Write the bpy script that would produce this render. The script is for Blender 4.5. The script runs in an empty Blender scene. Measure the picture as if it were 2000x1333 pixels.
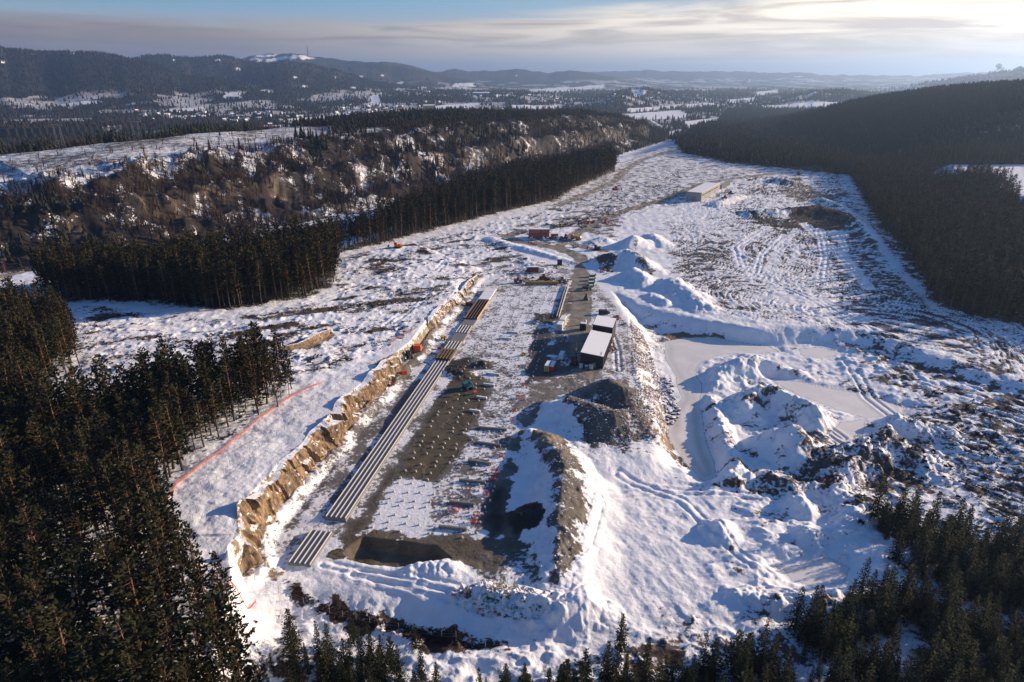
import bpy, math, random
import numpy as np
from math import radians, sin, cos, pi

S = bpy.context.scene
COL = S.collection

# ------------------------------------------------------------------ camera, sky, sun, exposure
CAM_H = 100.0
PITCH = radians(21.4)
FPX = 1333.3
cam_d = bpy.data.cameras.new('camera')
cam_d.lens = 24.0
cam_d.sensor_width = 36.0
cam_d.clip_start = 1.0
cam_d.clip_end = 90000.0
cam = bpy.data.objects.new('camera', cam_d)
COL.objects.link(cam)
cam.location = (0, 0, CAM_H)
cam.rotation_euler = (pi / 2 - PITCH, 0, 0)
S.camera = cam

SUN_EL = radians(15.0)
SUN_AZ = radians(70.0)          # from +Y towards +X
S.view_settings.view_transform = 'Standard'
S.view_settings.look = 'None'
S.view_settings.exposure = 0.68
S.view_settings.gamma = 1.0
S.cycles.volume_bounces = 0
S.cycles.max_bounces = 6
S.cycles.diffuse_bounces = 2
S.cycles.transparent_max_bounces = 24
S.cycles.volume_step_rate = 4.0

sun_d = bpy.data.lights.new('sun', 'SUN')
sun_d.energy = 5.0
sun_d.angle = radians(0.5)
sun_d.color = (1.0, 0.785, 0.57)
sun = bpy.data.objects.new('sun', sun_d)
COL.objects.link(sun)
sun.rotation_euler = (pi / 2 - SUN_EL, 0, pi - SUN_AZ)


class NT:
    """small helper round a node tree"""
    def __init__(self, tree):
        self.t = tree
        self.n = tree.nodes
        self.l = tree.links

    def new(self, typ, **kw):
        nd = self.n.new(typ)
        for k, v in kw.items():
            setattr(nd, k, v)
        return nd

    def link(self, a, b):
        self.l.new(a, b)

    def put(self, sock, v):
        if isinstance(v, bpy.types.NodeSocket):
            self.l.new(v, sock)
        elif v is not None:
            sock.default_value = v

    def math(self, op, a, b=None, c=None, clamp=False):
        nd = self.new('ShaderNodeMath', operation=op, use_clamp=clamp)
        for s, v in zip(nd.inputs, (a, b, c)):
            self.put(s, v)
        return nd.outputs[0]

    def ramp(self, v, lo, hi, a=0.0, b=1.0, smooth=True):
        nd = self.new('ShaderNodeMapRange', interpolation_type='SMOOTHSTEP' if smooth else 'LINEAR')
        self.put(nd.inputs[0], v)
        for i, q in zip((1, 2, 3, 4), (lo, hi, a, b)):
            self.put(nd.inputs[i], q)
        return nd.outputs[0]

    def mix(self, f, a, b, mode='MIX'):
        nd = self.new('ShaderNodeMix', data_type='RGBA', blend_type=mode)
        self.put(nd.inputs[0], f)
        for s, v in ((nd.inputs[6], a), (nd.inputs[7], b)):
            if isinstance(v, tuple) and len(v) == 3:
                v = v + (1.0,)
            self.put(s, v)
        return nd.outputs[2]

    def noise(self, vec, scale, detail=4.0, rough=0.55, dist=0.0):
        nd = self.new('ShaderNodeTexNoise')
        if vec is not None:
            self.l.new(vec, nd.inputs['Vector'])
        nd.inputs['Scale'].default_value = scale
        nd.inputs['Detail'].default_value = detail
        nd.inputs['Roughness'].default_value = rough
        nd.inputs['Distortion'].default_value = dist
        return nd.outputs['Fac']

    def xyz(self, x, y, z):
        nd = self.new('ShaderNodeCombineXYZ')
        for s, v in zip(nd.inputs, (x, y, z)):
            self.put(s, v)
        return nd.outputs[0]


world = bpy.data.worlds.new('World')
S.world = world
world.use_nodes = True
W = NT(world.node_tree)
W.n.clear()
sky = W.new('ShaderNodeTexSky', sky_type='NISHITA')
sky.sun_disc = False
sky.sun_elevation = SUN_EL
sky.sun_rotation = SUN_AZ
sky.altitude = 300
sky.air_density = 1.0
sky.dust_density = 0.4
sky.ozone_density = 2.0
tc = W.new('ShaderNodeTexCoord')
sp = W.new('ShaderNodeSeparateXYZ')
W.link(tc.outputs['Generated'], sp.inputs[0])
dx, dy, dz = sp.outputs
az = W.math('ARCTAN2', dx, dy)
# long flat cloud banks: noise much finer across the elevation than along the horizon
cv = W.xyz(W.math('MULTIPLY', az, 3.0), W.math('MULTIPLY', dz, 38.0), 1.7)
n1 = W.noise(cv, 1.0, 5.0, 0.55, 0.6)
cv2 = W.xyz(W.math('MULTIPLY', az, 4.5), W.math('MULTIPLY', dz, 60.0), 5.2)
n2 = W.noise(cv2, 1.0, 6.0, 0.55, 0.7)
edge = W.ramp(az, -0.15, 0.66, 0.060, 0.108, True)
edge_n = W.math('ADD', edge, W.math('MULTIPLY', W.math('SUBTRACT', n1, 0.5), 0.045))
cover = W.ramp(W.math('SUBTRACT', edge_n, dz), -0.010, 0.012)
wisp = W.math('MULTIPLY', W.ramp(n2, 0.55, 0.72), W.ramp(dz, 0.2, 0.05, 0.0, 0.3))
wisp = W.math('MULTIPLY', wisp, W.ramp(az, -0.4, 0.5, 0.25, 1.0))
cover = W.math('MAXIMUM', cover, wisp)
sunside = W.ramp(az, -0.50, 0.55)
lit = W.mix(sunside, (0.225, 0.195, 0.188), (0.95, 0.85, 0.69))
shade = W.mix(sunside, (0.168, 0.150, 0.152), (0.52, 0.45, 0.38))
thick = W.math('MULTIPLY', W.ramp(n2, 0.34, 0.60), W.ramp(dz, 0.005, 0.06, 0.25, 1.0))
cloud = W.mix(thick, shade, lit)
clear = W.mix(W.ramp(dz, 0.03, 0.095), (0.36, 0.315, 0.275), (0.115, 0.265, 0.40))
clear = W.mix(W.math('MULTIPLY', sunside, 0.5), clear, (0.42, 0.45, 0.47))
low = W.mix(cover, clear, cloud)
skyc = W.mix(1.0, sky.outputs[0], (0.040, 0.062, 0.092), 'MULTIPLY')
tot = W.mix(W.ramp(dz, 0.10, 0.26), low, skyc)
tot = W.mix(W.ramp(dz, -0.02, -0.005), (0.12, 0.13, 0.15), tot)
bg = W.new('ShaderNodeBackground')
W.link(tot, bg.inputs[0])
bg.inputs[1].default_value = 1.0
wo = W.new('ShaderNodeOutputWorld')
W.link(bg.outputs[0], wo.inputs[0])

# ------------------------------------------------------------------ helpers


def at(px, py, z=0.0):
    """point of the place at height z that the photograph shows at pixel (px, py) of 2000 x 1333"""
    u = (px - 1000.0) / FPX
    v = (666.5 - py) / FPX
    dz_ = -sin(PITCH) + v * cos(PITCH)
    dy_ = cos(PITCH) + v * sin(PITCH)
    t = (z - CAM_H) / dz_
    return (u * t, dy_ * t)


def ats(pts, z=0.0):
    return [at(p[0], p[1], z) for p in pts]


def smooth(lo, hi, x):
    t = np.clip((np.asarray(x, float) - lo) / (hi - lo), 0, 1)
    return t * t * (3 - 2 * t)


def _hash(ix, iy, seed):
    h = (ix.astype(np.int64) * 374761393 + iy.astype(np.int64) * 668265263 + seed * 974634777) & 0xFFFFFFFF
    h = ((h ^ (h >> 13)) * 1274126177) & 0xFFFFFFFF
    h = (h ^ (h >> 16)) & 0xFFFFFFFF
    return h.astype(np.float32) / 4294967295.0


def vn(x, y, seed=0):
    x = np.asarray(x, float); y = np.asarray(y, float)
    ix = np.floor(x); iy = np.floor(y)
    fx = (x - ix).astype(np.float32); fy = (y - iy).astype(np.float32)
    ux = fx * fx * (3 - 2 * fx); uy = fy * fy * (3 - 2 * fy)
    a = _hash(ix, iy, seed); b = _hash(ix + 1, iy, seed)
    c = _hash(ix, iy + 1, seed); d = _hash(ix + 1, iy + 1, seed)
    return a + (b - a) * ux + (c - a) * uy + (a - b - c + d) * ux * uy


def fbm(x, y, seed=0, octv=4, gain=0.5):
    s = 0.0; a = 1.0; tot = 0.0
    x = np.asarray(x, float); y = np.asarray(y, float)
    for o in range(octv):
        s = s + a * vn(x, y, seed + o * 17); tot += a
        a *= gain
        x, y = 1.9 * x * 0.8 - 1.9 * y * 0.6 + 3.1, 1.9 * x * 0.6 + 1.9 * y * 0.8 + 7.7
    return s / tot           # 0..1


def _sub(P, X, Y, margin):
    P = np.asarray(P, float)
    return ((X > P[:, 0].min() - margin) & (X < P[:, 0].max() + margin) &
            (Y > P[:, 1].min() - margin) & (Y < P[:, 1].max() + margin))


def sdp(P, X, Y, margin=40.0):
    """signed distance to a closed polygon, negative inside, clipped to margin outside"""
    out = np.full(X.shape, float(margin))
    m = _sub(P, X, Y, margin)
    if not m.any():
        return out
    x = X[m]; y = Y[m]
    best = np.full(x.shape, 1e18); ins = np.zeros(x.shape, bool)
    n = len(P)
    for i in range(n):
        ax, ay = P[i]; bx, by = P[(i + 1) % n]
        ex, ey = bx - ax, by - ay
        L = ex * ex + ey * ey + 1e-12
        t = np.clip(((x - ax) * ex + (y - ay) * ey) / L, 0, 1)
        d = (x - ax - t * ex) ** 2 + (y - ay - t * ey) ** 2
        best = np.minimum(best, d)
        c = ((ay > y) != (by > y))
        if abs(by - ay) > 1e-12:
            ins ^= c & (x < (bx - ax) * (y - ay) / (by - ay) + ax)
    d = np.sqrt(best)
    out[m] = np.minimum(np.where(ins, -d, d), margin)
    return out


def dpl(P, X, Y, margin=60.0, vals=None):
    """distance to a polyline; also the interpolated vals, the side (+ = left of its direction)"""
    P = np.asarray(P, float)
    d_out = np.full(X.shape, float(margin))
    nv = 0 if vals is None else len(vals[0])
    v_out = np.zeros(X.shape + (max(nv, 1),)); s_out = np.zeros(X.shape)
    m = _sub(P, X, Y, margin)
    if not m.any():
        return d_out, v_out, s_out
    x = X[m]; y = Y[m]
    best = np.full(x.shape, 1e18); side = np.zeros(x.shape)
    vv = np.zeros(x.shape + (max(nv, 1),))
    for i in range(len(P) - 1):
        ax, ay = P[i]; bx, by = P[i + 1]
        ex, ey = bx - ax, by - ay
        L = ex * ex + ey * ey + 1e-12
        t = np.clip(((x - ax) * ex + (y - ay) * ey) / L, 0, 1)
        d = (x - ax - t * ex) ** 2 + (y - ay - t * ey) ** 2
        b = d < best
        best = np.where(b, d, best)
        side = np.where(b, np.sign(ex * (y - ay) - ey * (x - ax)), side)
        if nv:
            for k in range(nv):
                vv[..., k] = np.where(b, vals[i][k] + (vals[i + 1][k] - vals[i][k]) * t, vv[..., k])
    d_out[m] = np.minimum(np.sqrt(best), margin); v_out[m] = vv; s_out[m] = side
    return d_out, v_out, s_out
# ------------------------------------------------------------------ the shape of the land
def site(s, t):
    """site axes: s metres along the trench, t metres to its right"""
    ox, oy = at(636, 1015)
    return (ox + s * 0.170 + t * 0.9854, oy + s * 0.9854 - t * 0.170)


CLIFF = [at(*p) for p in [(476, 1130), (497, 1108), (496, 1060), (520, 1023), (548, 990), (567, 963), (605, 930), (625, 900),
         (657, 878), (672, 844), (706, 808), (740, 774), (758, 747), (785, 715), (815, 690), (840, 652), (855, 630), (876, 612),
         (888, 598), (902, 585), (915, 566), (935, 540)]]
CLIFF_H = [8.8, 9, 9.5, 9.5, 9, 9, 8.5, 8.5, 8.5, 8.5, 8, 7.5, 6.5, 5, 5, 5, 5, 4.8, 4.5, 4, 3.2, 1.5]
SHELF = CLIFF + [at(940, 525, 0), at(880, 500, 2), (-60, 420), (-150, 330), (-420, 330), (-420, 20), (-30, 20), (-35, 70)]
LOW = ats([(1185, 560), (1260, 596), (1330, 614), (1440, 640), (1560, 636), (1700, 645), (1850, 700), (2050, 760), (2300, 900),
           (2600, 1400), (1800, 2300), (600, 2300), (380, 1500), (470, 1185), (560, 1128), (800, 1128), (980, 1165), (1085, 1150),
           (1130, 1060), (1142, 950), (1130, 905), (1255, 885), (1275, 810), (1235, 735), (1225, 630)], 0)
VALLEY = [(-600, 330), (-420, 345), (-280, 440), (-150, 610), (0, 810), (150, 1060), (330, 1480), (420, 1900), (480, 2600)]
VAL_Z = [[-16], [-16], [-17], [-18], [-18], [-20], [-30], [-40], [-42]]
RIDGE_H = [[6, 90], [16, 100], [26, 110], [33, 120], [36, 130], [34, 130], [16, 130], [-20, 130], [-42, 130]]
HILL0 = [(800, 60), (420, 270), (330, 420), (330, 560), (395, 746), (400, 850), (460, 1250), (560, 1700), (700, 2300), (1300, 3600)]
POND = ats([(1300, 668), (1330, 660), (1395, 658), (1440, 668), (1500, 676), (1520, 686), (1480, 690),
            (1440, 688), (1405, 694), (1368, 706), (1358, 725), (1372, 750), (1366, 800), (1378, 850), (1394, 900), (1398, 930), (1375, 938),
            (1345, 910), (1322, 880), (1306, 850), (1312, 800), (1330, 780), (1318, 735), (1300, 700)], -5)
PONDS2 = [ats([(1560, 681), (1600, 677), (1640, 686), (1642, 694), (1600, 699), (1565, 694)], -4.5),
          ats([(1500, 738), (1560, 745), (1680, 768), (1770, 796), (1755, 812), (1690, 815), (1640, 800), (1560, 770)], -4.5),
          ats([(1640, 825), (1695, 815), (1680, 850), (1640, 880), (1625, 850)], -4.5),
          ats([(1530, 1105), (1620, 1085), (1660, 1105), (1650, 1135), (1590, 1140), (1545, 1130)], -4)]
MOUNDS = [  # base height, profile power, roughness, [(px, py of the crest, crest height above base, half width)]
    (0, 1.0, .5, [(1195, 490, 7, 13), (1222, 482, 9, 16), (1250, 498, 7, 13), (1272, 520, 3, 10)]),
    (0, 1.0, .5, [(1238, 457, 8, 13), (1262, 466, 4, 10)]),
    (0, 1.0, .5, [(1176, 461, 4, 9), (1160, 470, 2, 8)]),
    (0, 1.0, .5, [(1290, 470, 3, 9), (1275, 455, 3, 8)]),
    (0, 1.1, .8, [(1240, 522, 6, 11), (1262, 540, 4, 10)]),
    (0, 1.2, .8, [(1312, 540, 5, 13), (1345, 565, 4, 12), (1375, 590, 3, 10)]),
    (-1, 1.2, .6, [(1275, 572, 3, 8), (1300, 585, 3, 8)]),
    (-5, 1.2, 1., [(1392, 738, 3, 7), (1425, 712, 4.5, 9), (1455, 700, 5.5, 10), (1495, 706, 5, 10), (1530, 716, 3, 9)]),
    (-5, 1.1, 1., [(1462, 775, 5, 9), (1488, 752, 6.5, 10), (1530, 766, 6, 10), (1590, 798, 5, 9), (1645, 836, 3, 7)]),
    (-5, 1.0, .5, [(1518, 848, 6, 9), (1546, 840, 8.5, 13)]),
    (-5, 1.3, 1.4, [(1625, 905, 4.5, 11), (1680, 862, 6, 13), (1725, 850, 6, 13), (1775, 880, 4, 12)]),
    (-5, 1.3, 1.2, [(1700, 800, 2.5, 8), (1790, 830, 3, 12), (1850, 850, 2, 10)]),
    (-5, 1.3, 1.0, [(1600, 748, 2.2, 7), (1660, 760, 2.2, 7), (1560, 735, 2, 6)]),
    (-5, 1.2, 1.0, [(1380, 768, 2.6, 5), (1388, 790, 3.4, 6), (1396, 840, 4.2, 7), (1408, 885, 4.6, 8), (1420, 918, 3.6, 8)]),
    (-4.6, 1.2, .6, [(1512, 935, 2.2, 8), (1545, 950, 2.6, 7), (1560, 985, 3, 5)]),
    (-4.6, 1.0, .4, [(1404, 1030, 2.6, 5), (1412, 1045, 2, 5)]),
    (-4.6, 1.0, .4, [(1572, 1040, 2.2, 4)]),
    (-4.6, 1.3, .9, [(1620, 960, 2.2, 7), (1690, 985, 2.0, 8), (1640, 1030, 1.8, 6)]),
    (-4.6, 1.2, .9, [(1430, 1165, 1.6, 4), (1500, 1175, 2, 5), (1600, 1180, 2, 5), (1690, 1160, 1.6, 5)]),
    (-4.5, 1.2, 1.2, [(900, 1185, 1.2, 3), (985, 1185, 2.2, 5), (1040, 1195, 2.4, 5), (1075, 1210, 1.5, 4)]),
    (-4.5, 1.0, .5, [(1105, 1195, 3, 6), (1145, 1180, 4, 7), (1175, 1200, 2, 5)]),
    (-1.5, 1.2, .9, [(760, 1112, 1.5, 4), (800, 1120, 2.0, 5), (850, 1140, 1.5, 4)]),
    (0, 1.2, .5, [(815, 1098, 1.6, 5), (880, 1100, 1.4, 4)]),
    (0, 1.1, .5, [(1060, 846, 3, 7), (1086, 872, 5.5, 10), (1103, 905, 6.5, 10), (1096, 955, 6.2, 10), (1090, 1000, 5.5, 9), (1092, 1050, 3.5, 7), (1085, 1110, 2, 6)]),
    (0, 1.1, .3, [(1018, 1000, 3.2, 6), (1030, 995, 3, 5)]),
    (0, 1.0, .3, [(1040, 838, 3.2, 6), (1075, 848, 3.5, 6)]),
    (0, 1.0, .4, [(1078, 782, 4, 8), (1110, 775, 5.5, 10), (1150, 785, 6, 11), (1195, 800, 6, 11), (1240, 800, 5, 10)]),
    (1, 1.0, .3, [(1190, 738, 5, 8), (1215, 755, 4, 8)]),
    (0, 1.0, .3, [(942, 705, 1.6, 4)]),
    (0, 1.1, .5, [(880, 718, 1.8, 5), (905, 725, 1.6, 5)]),
    (0, 1.0, .3, [(1052, 622, 1.8, 4), (1068, 626, 1.2, 3)]),
    (0, 1.2, .4, [(1052, 520, 1.2, 10), (1040, 512, 1.2, 10)]),
    (0, 1.1, .4, [(960, 462, 2, 7), (985, 473, 2, 8), (1030, 483, 2, 6), (1075, 497, 1.5, 5), (1125, 512, 1, 4)]),
    (2, 1.2, 1.0, [(1480, 410, 3, 14), (1540, 405, 4, 16), (1600, 400, 5, 18), (1660, 422, 4, 18)]),
    (2, 1.0, .5, [(1520, 345, 5, 14), (1550, 352, 4, 14)]),
    (2, 1.1, .3, [(1605, 385, 3, 8), (1640, 400, 3, 9), (1690, 440, 3, 9), (1720, 470, 2, 9)]),
    (2, 1.2, .5, [(1440, 380, 2, 8), (1400, 395, 2, 8)]),
]
HILLS = [  # distance of the ridge, half width, [(px, py of the skyline)]
    (4300, 850, [(-700, 40), (-250, 60), (-60, 80), (0, 84), (21, 95), (52, 98), (98, 101), (175, 101), (217, 105), (266, 116), (300, 126), (350, 146), (430, 158),
                 (540, 176), (640, 196), (760, 215), (900, 240)]),
    (5600, 1100, [(150, 140), (230, 118), (266, 114), (300, 107), (330, 108), (360, 113), (400, 113), (430, 108), (455, 110), (480, 119), (520, 126), (560, 121), (600, 124),
                  (650, 136), (700, 152), (760, 166), (840, 176), (950, 190)]),
    (8200, 1500, [(380, 150), (440, 122), (490, 109), (540, 103), (575, 104), (620, 109), (660, 115), (710, 119), (740, 121), (775, 121), (800, 127), (850, 140),
                  (900, 152), (960, 165)]),
    (11000, 1700, [(740, 160), (800, 145), (860, 140), (891, 134), (915, 140), (960, 138), (1010, 133), (1038, 139), (1070, 142), (1112, 136), (1150, 142), (1220, 152), (1280, 160)]),
    (16000, 2600, [(1050, 150), (1120, 143), (1200, 140), (1260, 136), (1300, 140), (1340, 139), (1400, 140), (1450, 140), (1500, 143), (1560, 141), (1600, 146), (1700, 147),
                   (1800, 148), (1850, 143), (1950, 140), (2100, 138)]),
    (6500, 1300, [(1640, 200), (1700, 186), (1748, 175), (1800, 164), (1850, 156), (1900, 148), (1950, 140), (2000, 131), (2100, 115), (2400, 90)]),
    (3600, 500, [(1050, 215), (1120, 206), (1180, 193), (1215, 184), (1250, 192), (1300, 205), (1340, 215)]),
    (4300, 500, [(1060, 196), (1180, 190), (1225, 178), (1260, 172), (1290, 181), (1340, 190)]),
    (3900, 600, [(1480, 206), (1540, 192), (1600, 180), (1660, 178), (1720, 190), (1800, 205)]),
    (4200, 700, [(560, 200), (640, 188), (760, 184), (860, 182), (960, 183), (1060, 186), (1140, 196)]),
]


def _slope(py):
    v = (666.5 - py) / FPX
    return (-sin(PITCH) + v * cos(PITCH)) / (cos(PITCH) + v * sin(PITCH))


PIT = ats([(668, 1079), (708, 1049), (852, 1066), (882, 1092), (800, 1110), (705, 1100)], 0)


def terrain(X, Y, fine=True):
    X = np.asarray(X, float); Y = np.asarray(Y, float)
    z = 1.2 * (fbm(X / 60, Y / 60, 3, 3) - 0.5)
    # the broad lie of the land
    z = z * smooth(12, 40, np.abs(X + 5) + np.maximum(0, 260 - Y) * 0.0)
    z = z - 10 * smooth(850, 1300, Y) - 30 * smooth(1250, 2400, Y)
    z = z + 2.0 * smooth(60, 260, X) * smooth(300, 420, Y) * (1 - smooth(900, 1300, Y))
    # low ground with the pond, in front and to the right
    d = sdp(LOW, X, Y, 60)
    lowz = 5.0 - 3.2 * smooth(95, 190, X) - 2.0 * smooth(200, 145, Y) * smooth(110, 80, X)
    z = z - lowz * smooth(0, -11, d + 2.0 * (fbm(X / 9, Y / 9, 5, 3) - 0.5))
    # shelf above the rock cut on the left
    dl, hv, sd = dpl(CLIFF, X, Y, 60, [[h] for h in CLIFF_H])
    ds = sdp(SHELF, X, Y, 60)
    w = 1.6 + 24 * smooth(110, 45, Y) + 5 * smooth(300, 330, Y)
    hs = np.where(dl < 59.9, hv[..., 0], 7.0)
    far = 7.5 - 4.0 * smooth(220, 330, Y) - 6 * smooth(100, 40, Y)
    k = smooth(5, 55, dl)
    hs = hs * (1 - k) + (far + 2.0 * (fbm(X / 25, Y / 25, 8, 3) - 0.5)) * k
    z = z + hs * smooth(0.3, -1, (ds + 0.4) / w)
    # ground filled up against the near part of the trench
    fill = sdp([site(-2, .2), site(46, .2), site(50, -4), site(44, -9), site(-1, -8)], X, Y, 10)
    z = z + .40 * smooth(1.2, -2.2, fill)
    fill = sdp([site(-9, .3), site(-2, .3), site(-2, 5), site(-9, 5), site(-15, 5.2), site(-15, 0)], X, Y, 10)
    # trough beyond the forest band, the wooded escarpment behind it and its plateau
    dv, vv, sv = dpl(VALLEY, X, Y, 1400, [a + b for a, b in zip(VAL_Z, RIDGE_H)])
    vz, rh, rw = vv[..., 0], vv[..., 1], vv[..., 2]
    inside = dv < 1399
    wob = 26 * (fbm(X / 70, Y / 70, 21, 4) - 0.5)
    dd = dv + wob
    left = inside & (sv > 0)
    rough = fbm(X / 28, Y / 28, 31, 5)
    steps = rh * (0.25 * smooth(8, 35, dd) + 0.45 * smooth(38, 66, dd) + 0.30 * smooth(74, 110, dd))
    plate = (rh - vz) * 0 + 10 * (fbm(X / 90, Y / 90, 41, 4) - 0.5) * smooth(60, 160, dv)
    back = smooth(300, 620, dv) * (rh + 42)
    zl = vz + (rh - vz) * (0.22 * smooth(8, 40, dd) + 0.45 * smooth(40, 64, dd) + 0.33 * smooth(76, 112, dd)) + plate - back
    zl = zl + ((rough - 0.5) * 16 + 9 * (np.abs(fbm(X / 17, Y / 17, 33, 4) - .5) * 2 - .25)) * smooth(5, 30, dv) * (1 - smooth(110, 170, dv))
    zr = vz * smooth(85, 12, dd) + z * smooth(12, 85, dd)
    z = np.where(left, np.where(zl > -45, zl, -42), np.where(inside & (dv < 90), zr, z))
    # right hillside
    dh, _, sh = dpl(HILL0, X, Y, 3000)
    up = np.where((sh < 0), dh, 0)
    zh = 92 * (1 - np.exp(-(up / 215) ** 1.5)) * (1 - 0.95 * smooth(1450, 2300, Y)) + 40 * smooth(500, 1400, up) * (1 - smooth(1500, 2300, Y))
    bench = smooth(60, 20, np.hypot((X - 560) / 1.4, (Y - 620) / 1.0) - 170)
    zh = zh * (1 - bench) + np.minimum(zh, 12) * bench
    z = z + zh * (1 + 0.22 * (fbm(X / 200, Y / 200, 51, 4) - 0.5)) * smooth(0, 60, up)
    # far hills
    far_y = Y > 1700
    if far_y.any():
        x = X[far_y]; y = Y[far_y]
        zf = z[far_y]
        px = 1000 + FPX * (x / y) / (cos(PITCH))
        base = -42 + 14 * (fbm(x / 500, y / 500, 61, 4) - 0.5) * smooth(1700, 2300, y)
        zf = np.where(zf < -30, base, zf)
        for dist, wd, prof in HILLS:
            wig = dist * (1 + 0.10 * (fbm(px / 90.0, px * 0 + dist, 71, 3) - 0.5))
            ztop = CAM_H + dist * np.interp(px, [p[0] for p in prof], [_slope(p[1]) for p in prof]) - 6 + dist * 0.0032 * (fbm(px / 16.0, px * 0 + dist, 73, 4) - 0.5)
            fade = smooth(prof[0][0] - 60, prof[0][0] + 20, px) * smooth(prof[-1][0] + 60, prof[-1][0] - 20, px)
            q = (y - wig) / wd
            prof_r = np.where(q < 0, np.exp(-q * q * 1.0), np.exp(-q * q * 0.25))
            rel = (ztop + 42) * prof_r * fade
            rel = rel * (1 + (0.30 * (fbm(x / 420, y / 420, 81, 5) - 0.5)) * smooth(0.02, 0.5, np.abs(q)))
            zf = np.maximum(zf, -42 + rel)
        z[far_y] = zf
    # heaps, ridges and the excavation
    near = Y < 1000
    if near.any():
        x = X[near]; y = Y[near]; zn = z[near]
        rg = fbm(x / 2.6, y / 2.6, 91, 4) - 0.5
        rg2 = fbm(x / 7.0, y / 7.0, 95, 3) - 0.5
        rg3 = np.abs(fbm(x / 1.7, y / 1.7, 97, 3) - 0.5) * 2 - .3
        for base, pw, ro, pts in MOUNDS:
            P = [at(p[0], p[1], base + p[2]) for p in pts]
            if len(P) == 1:
                P = P + [(P[0][0] + 0.5, P[0][1])]; pts = pts + pts
            wm = max(p[3] for p in pts) * 1.5
            dm, vm, _ = dpl(P, x, y, wm, [[p[2], p[3]] for p in pts])
            ok = dm < wm - 1e-6
            hgt = vm[..., 0] * (1.2 if base < -4 else 1.0); wd = np.maximum(vm[..., 1], 0.1)
            q = dm / wd + ro * 0.35 * rg2 * 1.6
            f = np.clip(1 - q, 0, 1.0)
            f = np.where(f > 0.85, 0.85 + (f - 0.85) * 0.5, f) ** pw
            hh = hgt * f + (ro * rg * 1.5 + (.35 + .5 * ro) * rg3) * smooth(0, 0.3, f)
            zz = np.maximum(zn, base + hh) if base > -4 else zn + np.maximum(hh, 0)
            zn = np.where(ok & (f > 0), zz, zn)
        # snow shoved up along the foot of the rock cut
        db, hb, sb = dpl(CLIFF, x, y, 12, [[h] for h in CLIFF_H])
        bank = np.where((sb < 0) & (db < 11.9), smooth(5.2, 2.4, db + 1.5 * rg2) * np.minimum(1.7, hb[..., 0] * .22), 0)
        zn = zn + bank * (1 + rg)
        dp = sdp(PIT, x, y, 12)
        zn = zn - 2.5 * smooth(0.3, -1.6, dp + 0.5 * rg)
        # ice
        for pg, zi in [(POND, -5.2)] + [(g, -4.75) for g in PONDS2]:
            dpn = sdp(pg, x, y, 14) + 1.6 * rg2
            zn = np.where(dpn < 0, zi, np.where(dpn < 6, zi + (zn - zi) * smooth(0, 6, dpn), zn))
        if fine:
            # tracks and hummocks; smooth on the working pad
            u = smooth(-0.5, 6, sdp(PAD_FLAT, x, y, 12))
            zn = zn + u * smooth(40, 30, np.abs(zn)) * (0.85 * (fbm(x / 3.2, y / 3.2, 101, 4) - 0.5)) * ice_off(x, y)
            sl = slash(x, y)
            zn = zn + sl * 1.0 * np.maximum(0, fbm(x / 2.2, y / 3.0, 107, 3) - 0.55) * 2
            st = streaks(x, y)
            zn = zn + st
            lowm = smooth(-2, -12, sdp(LOW, x, y, 20)) * ice_off(x, y)
            openm = smooth(8, -8, sdp(OPEN_SNOW, x, y, 20))
            hm = (1 - np.abs(fbm(x / 8.0, y / 6.0, 121, 4) - .5) * 2) ** 2
            hs2 = fbm(x / 30, y / 30, 123, 2)
            zn = zn + lowm * (1 - openm) * (1.2 * smooth(.35, .6, hs2) * (hm - .6) + 1.3 * np.maximum(0, fbm(x / 2.4, y / 2.4, 125, 3) - .5))
            zn = zn + lowm * openm * .30 * (fbm((x + .4 * y) / 1.3, (y - .4 * x) / 7.0, 127, 3) - .5)
            for P, z0, gauge in TRACKS:
                d, _, _ = dpl(ats(P, z0), x, y, 6)
                k = d < 5.9
                if k.any():
                    g_ = np.abs(d - gauge)
                    zn = zn - np.where(k, .26 * smooth(.75, .3, g_) - .10 * smooth(1.2, .7, np.abs(g_ - .8)), 0)
        z[near] = zn
    return z


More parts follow.
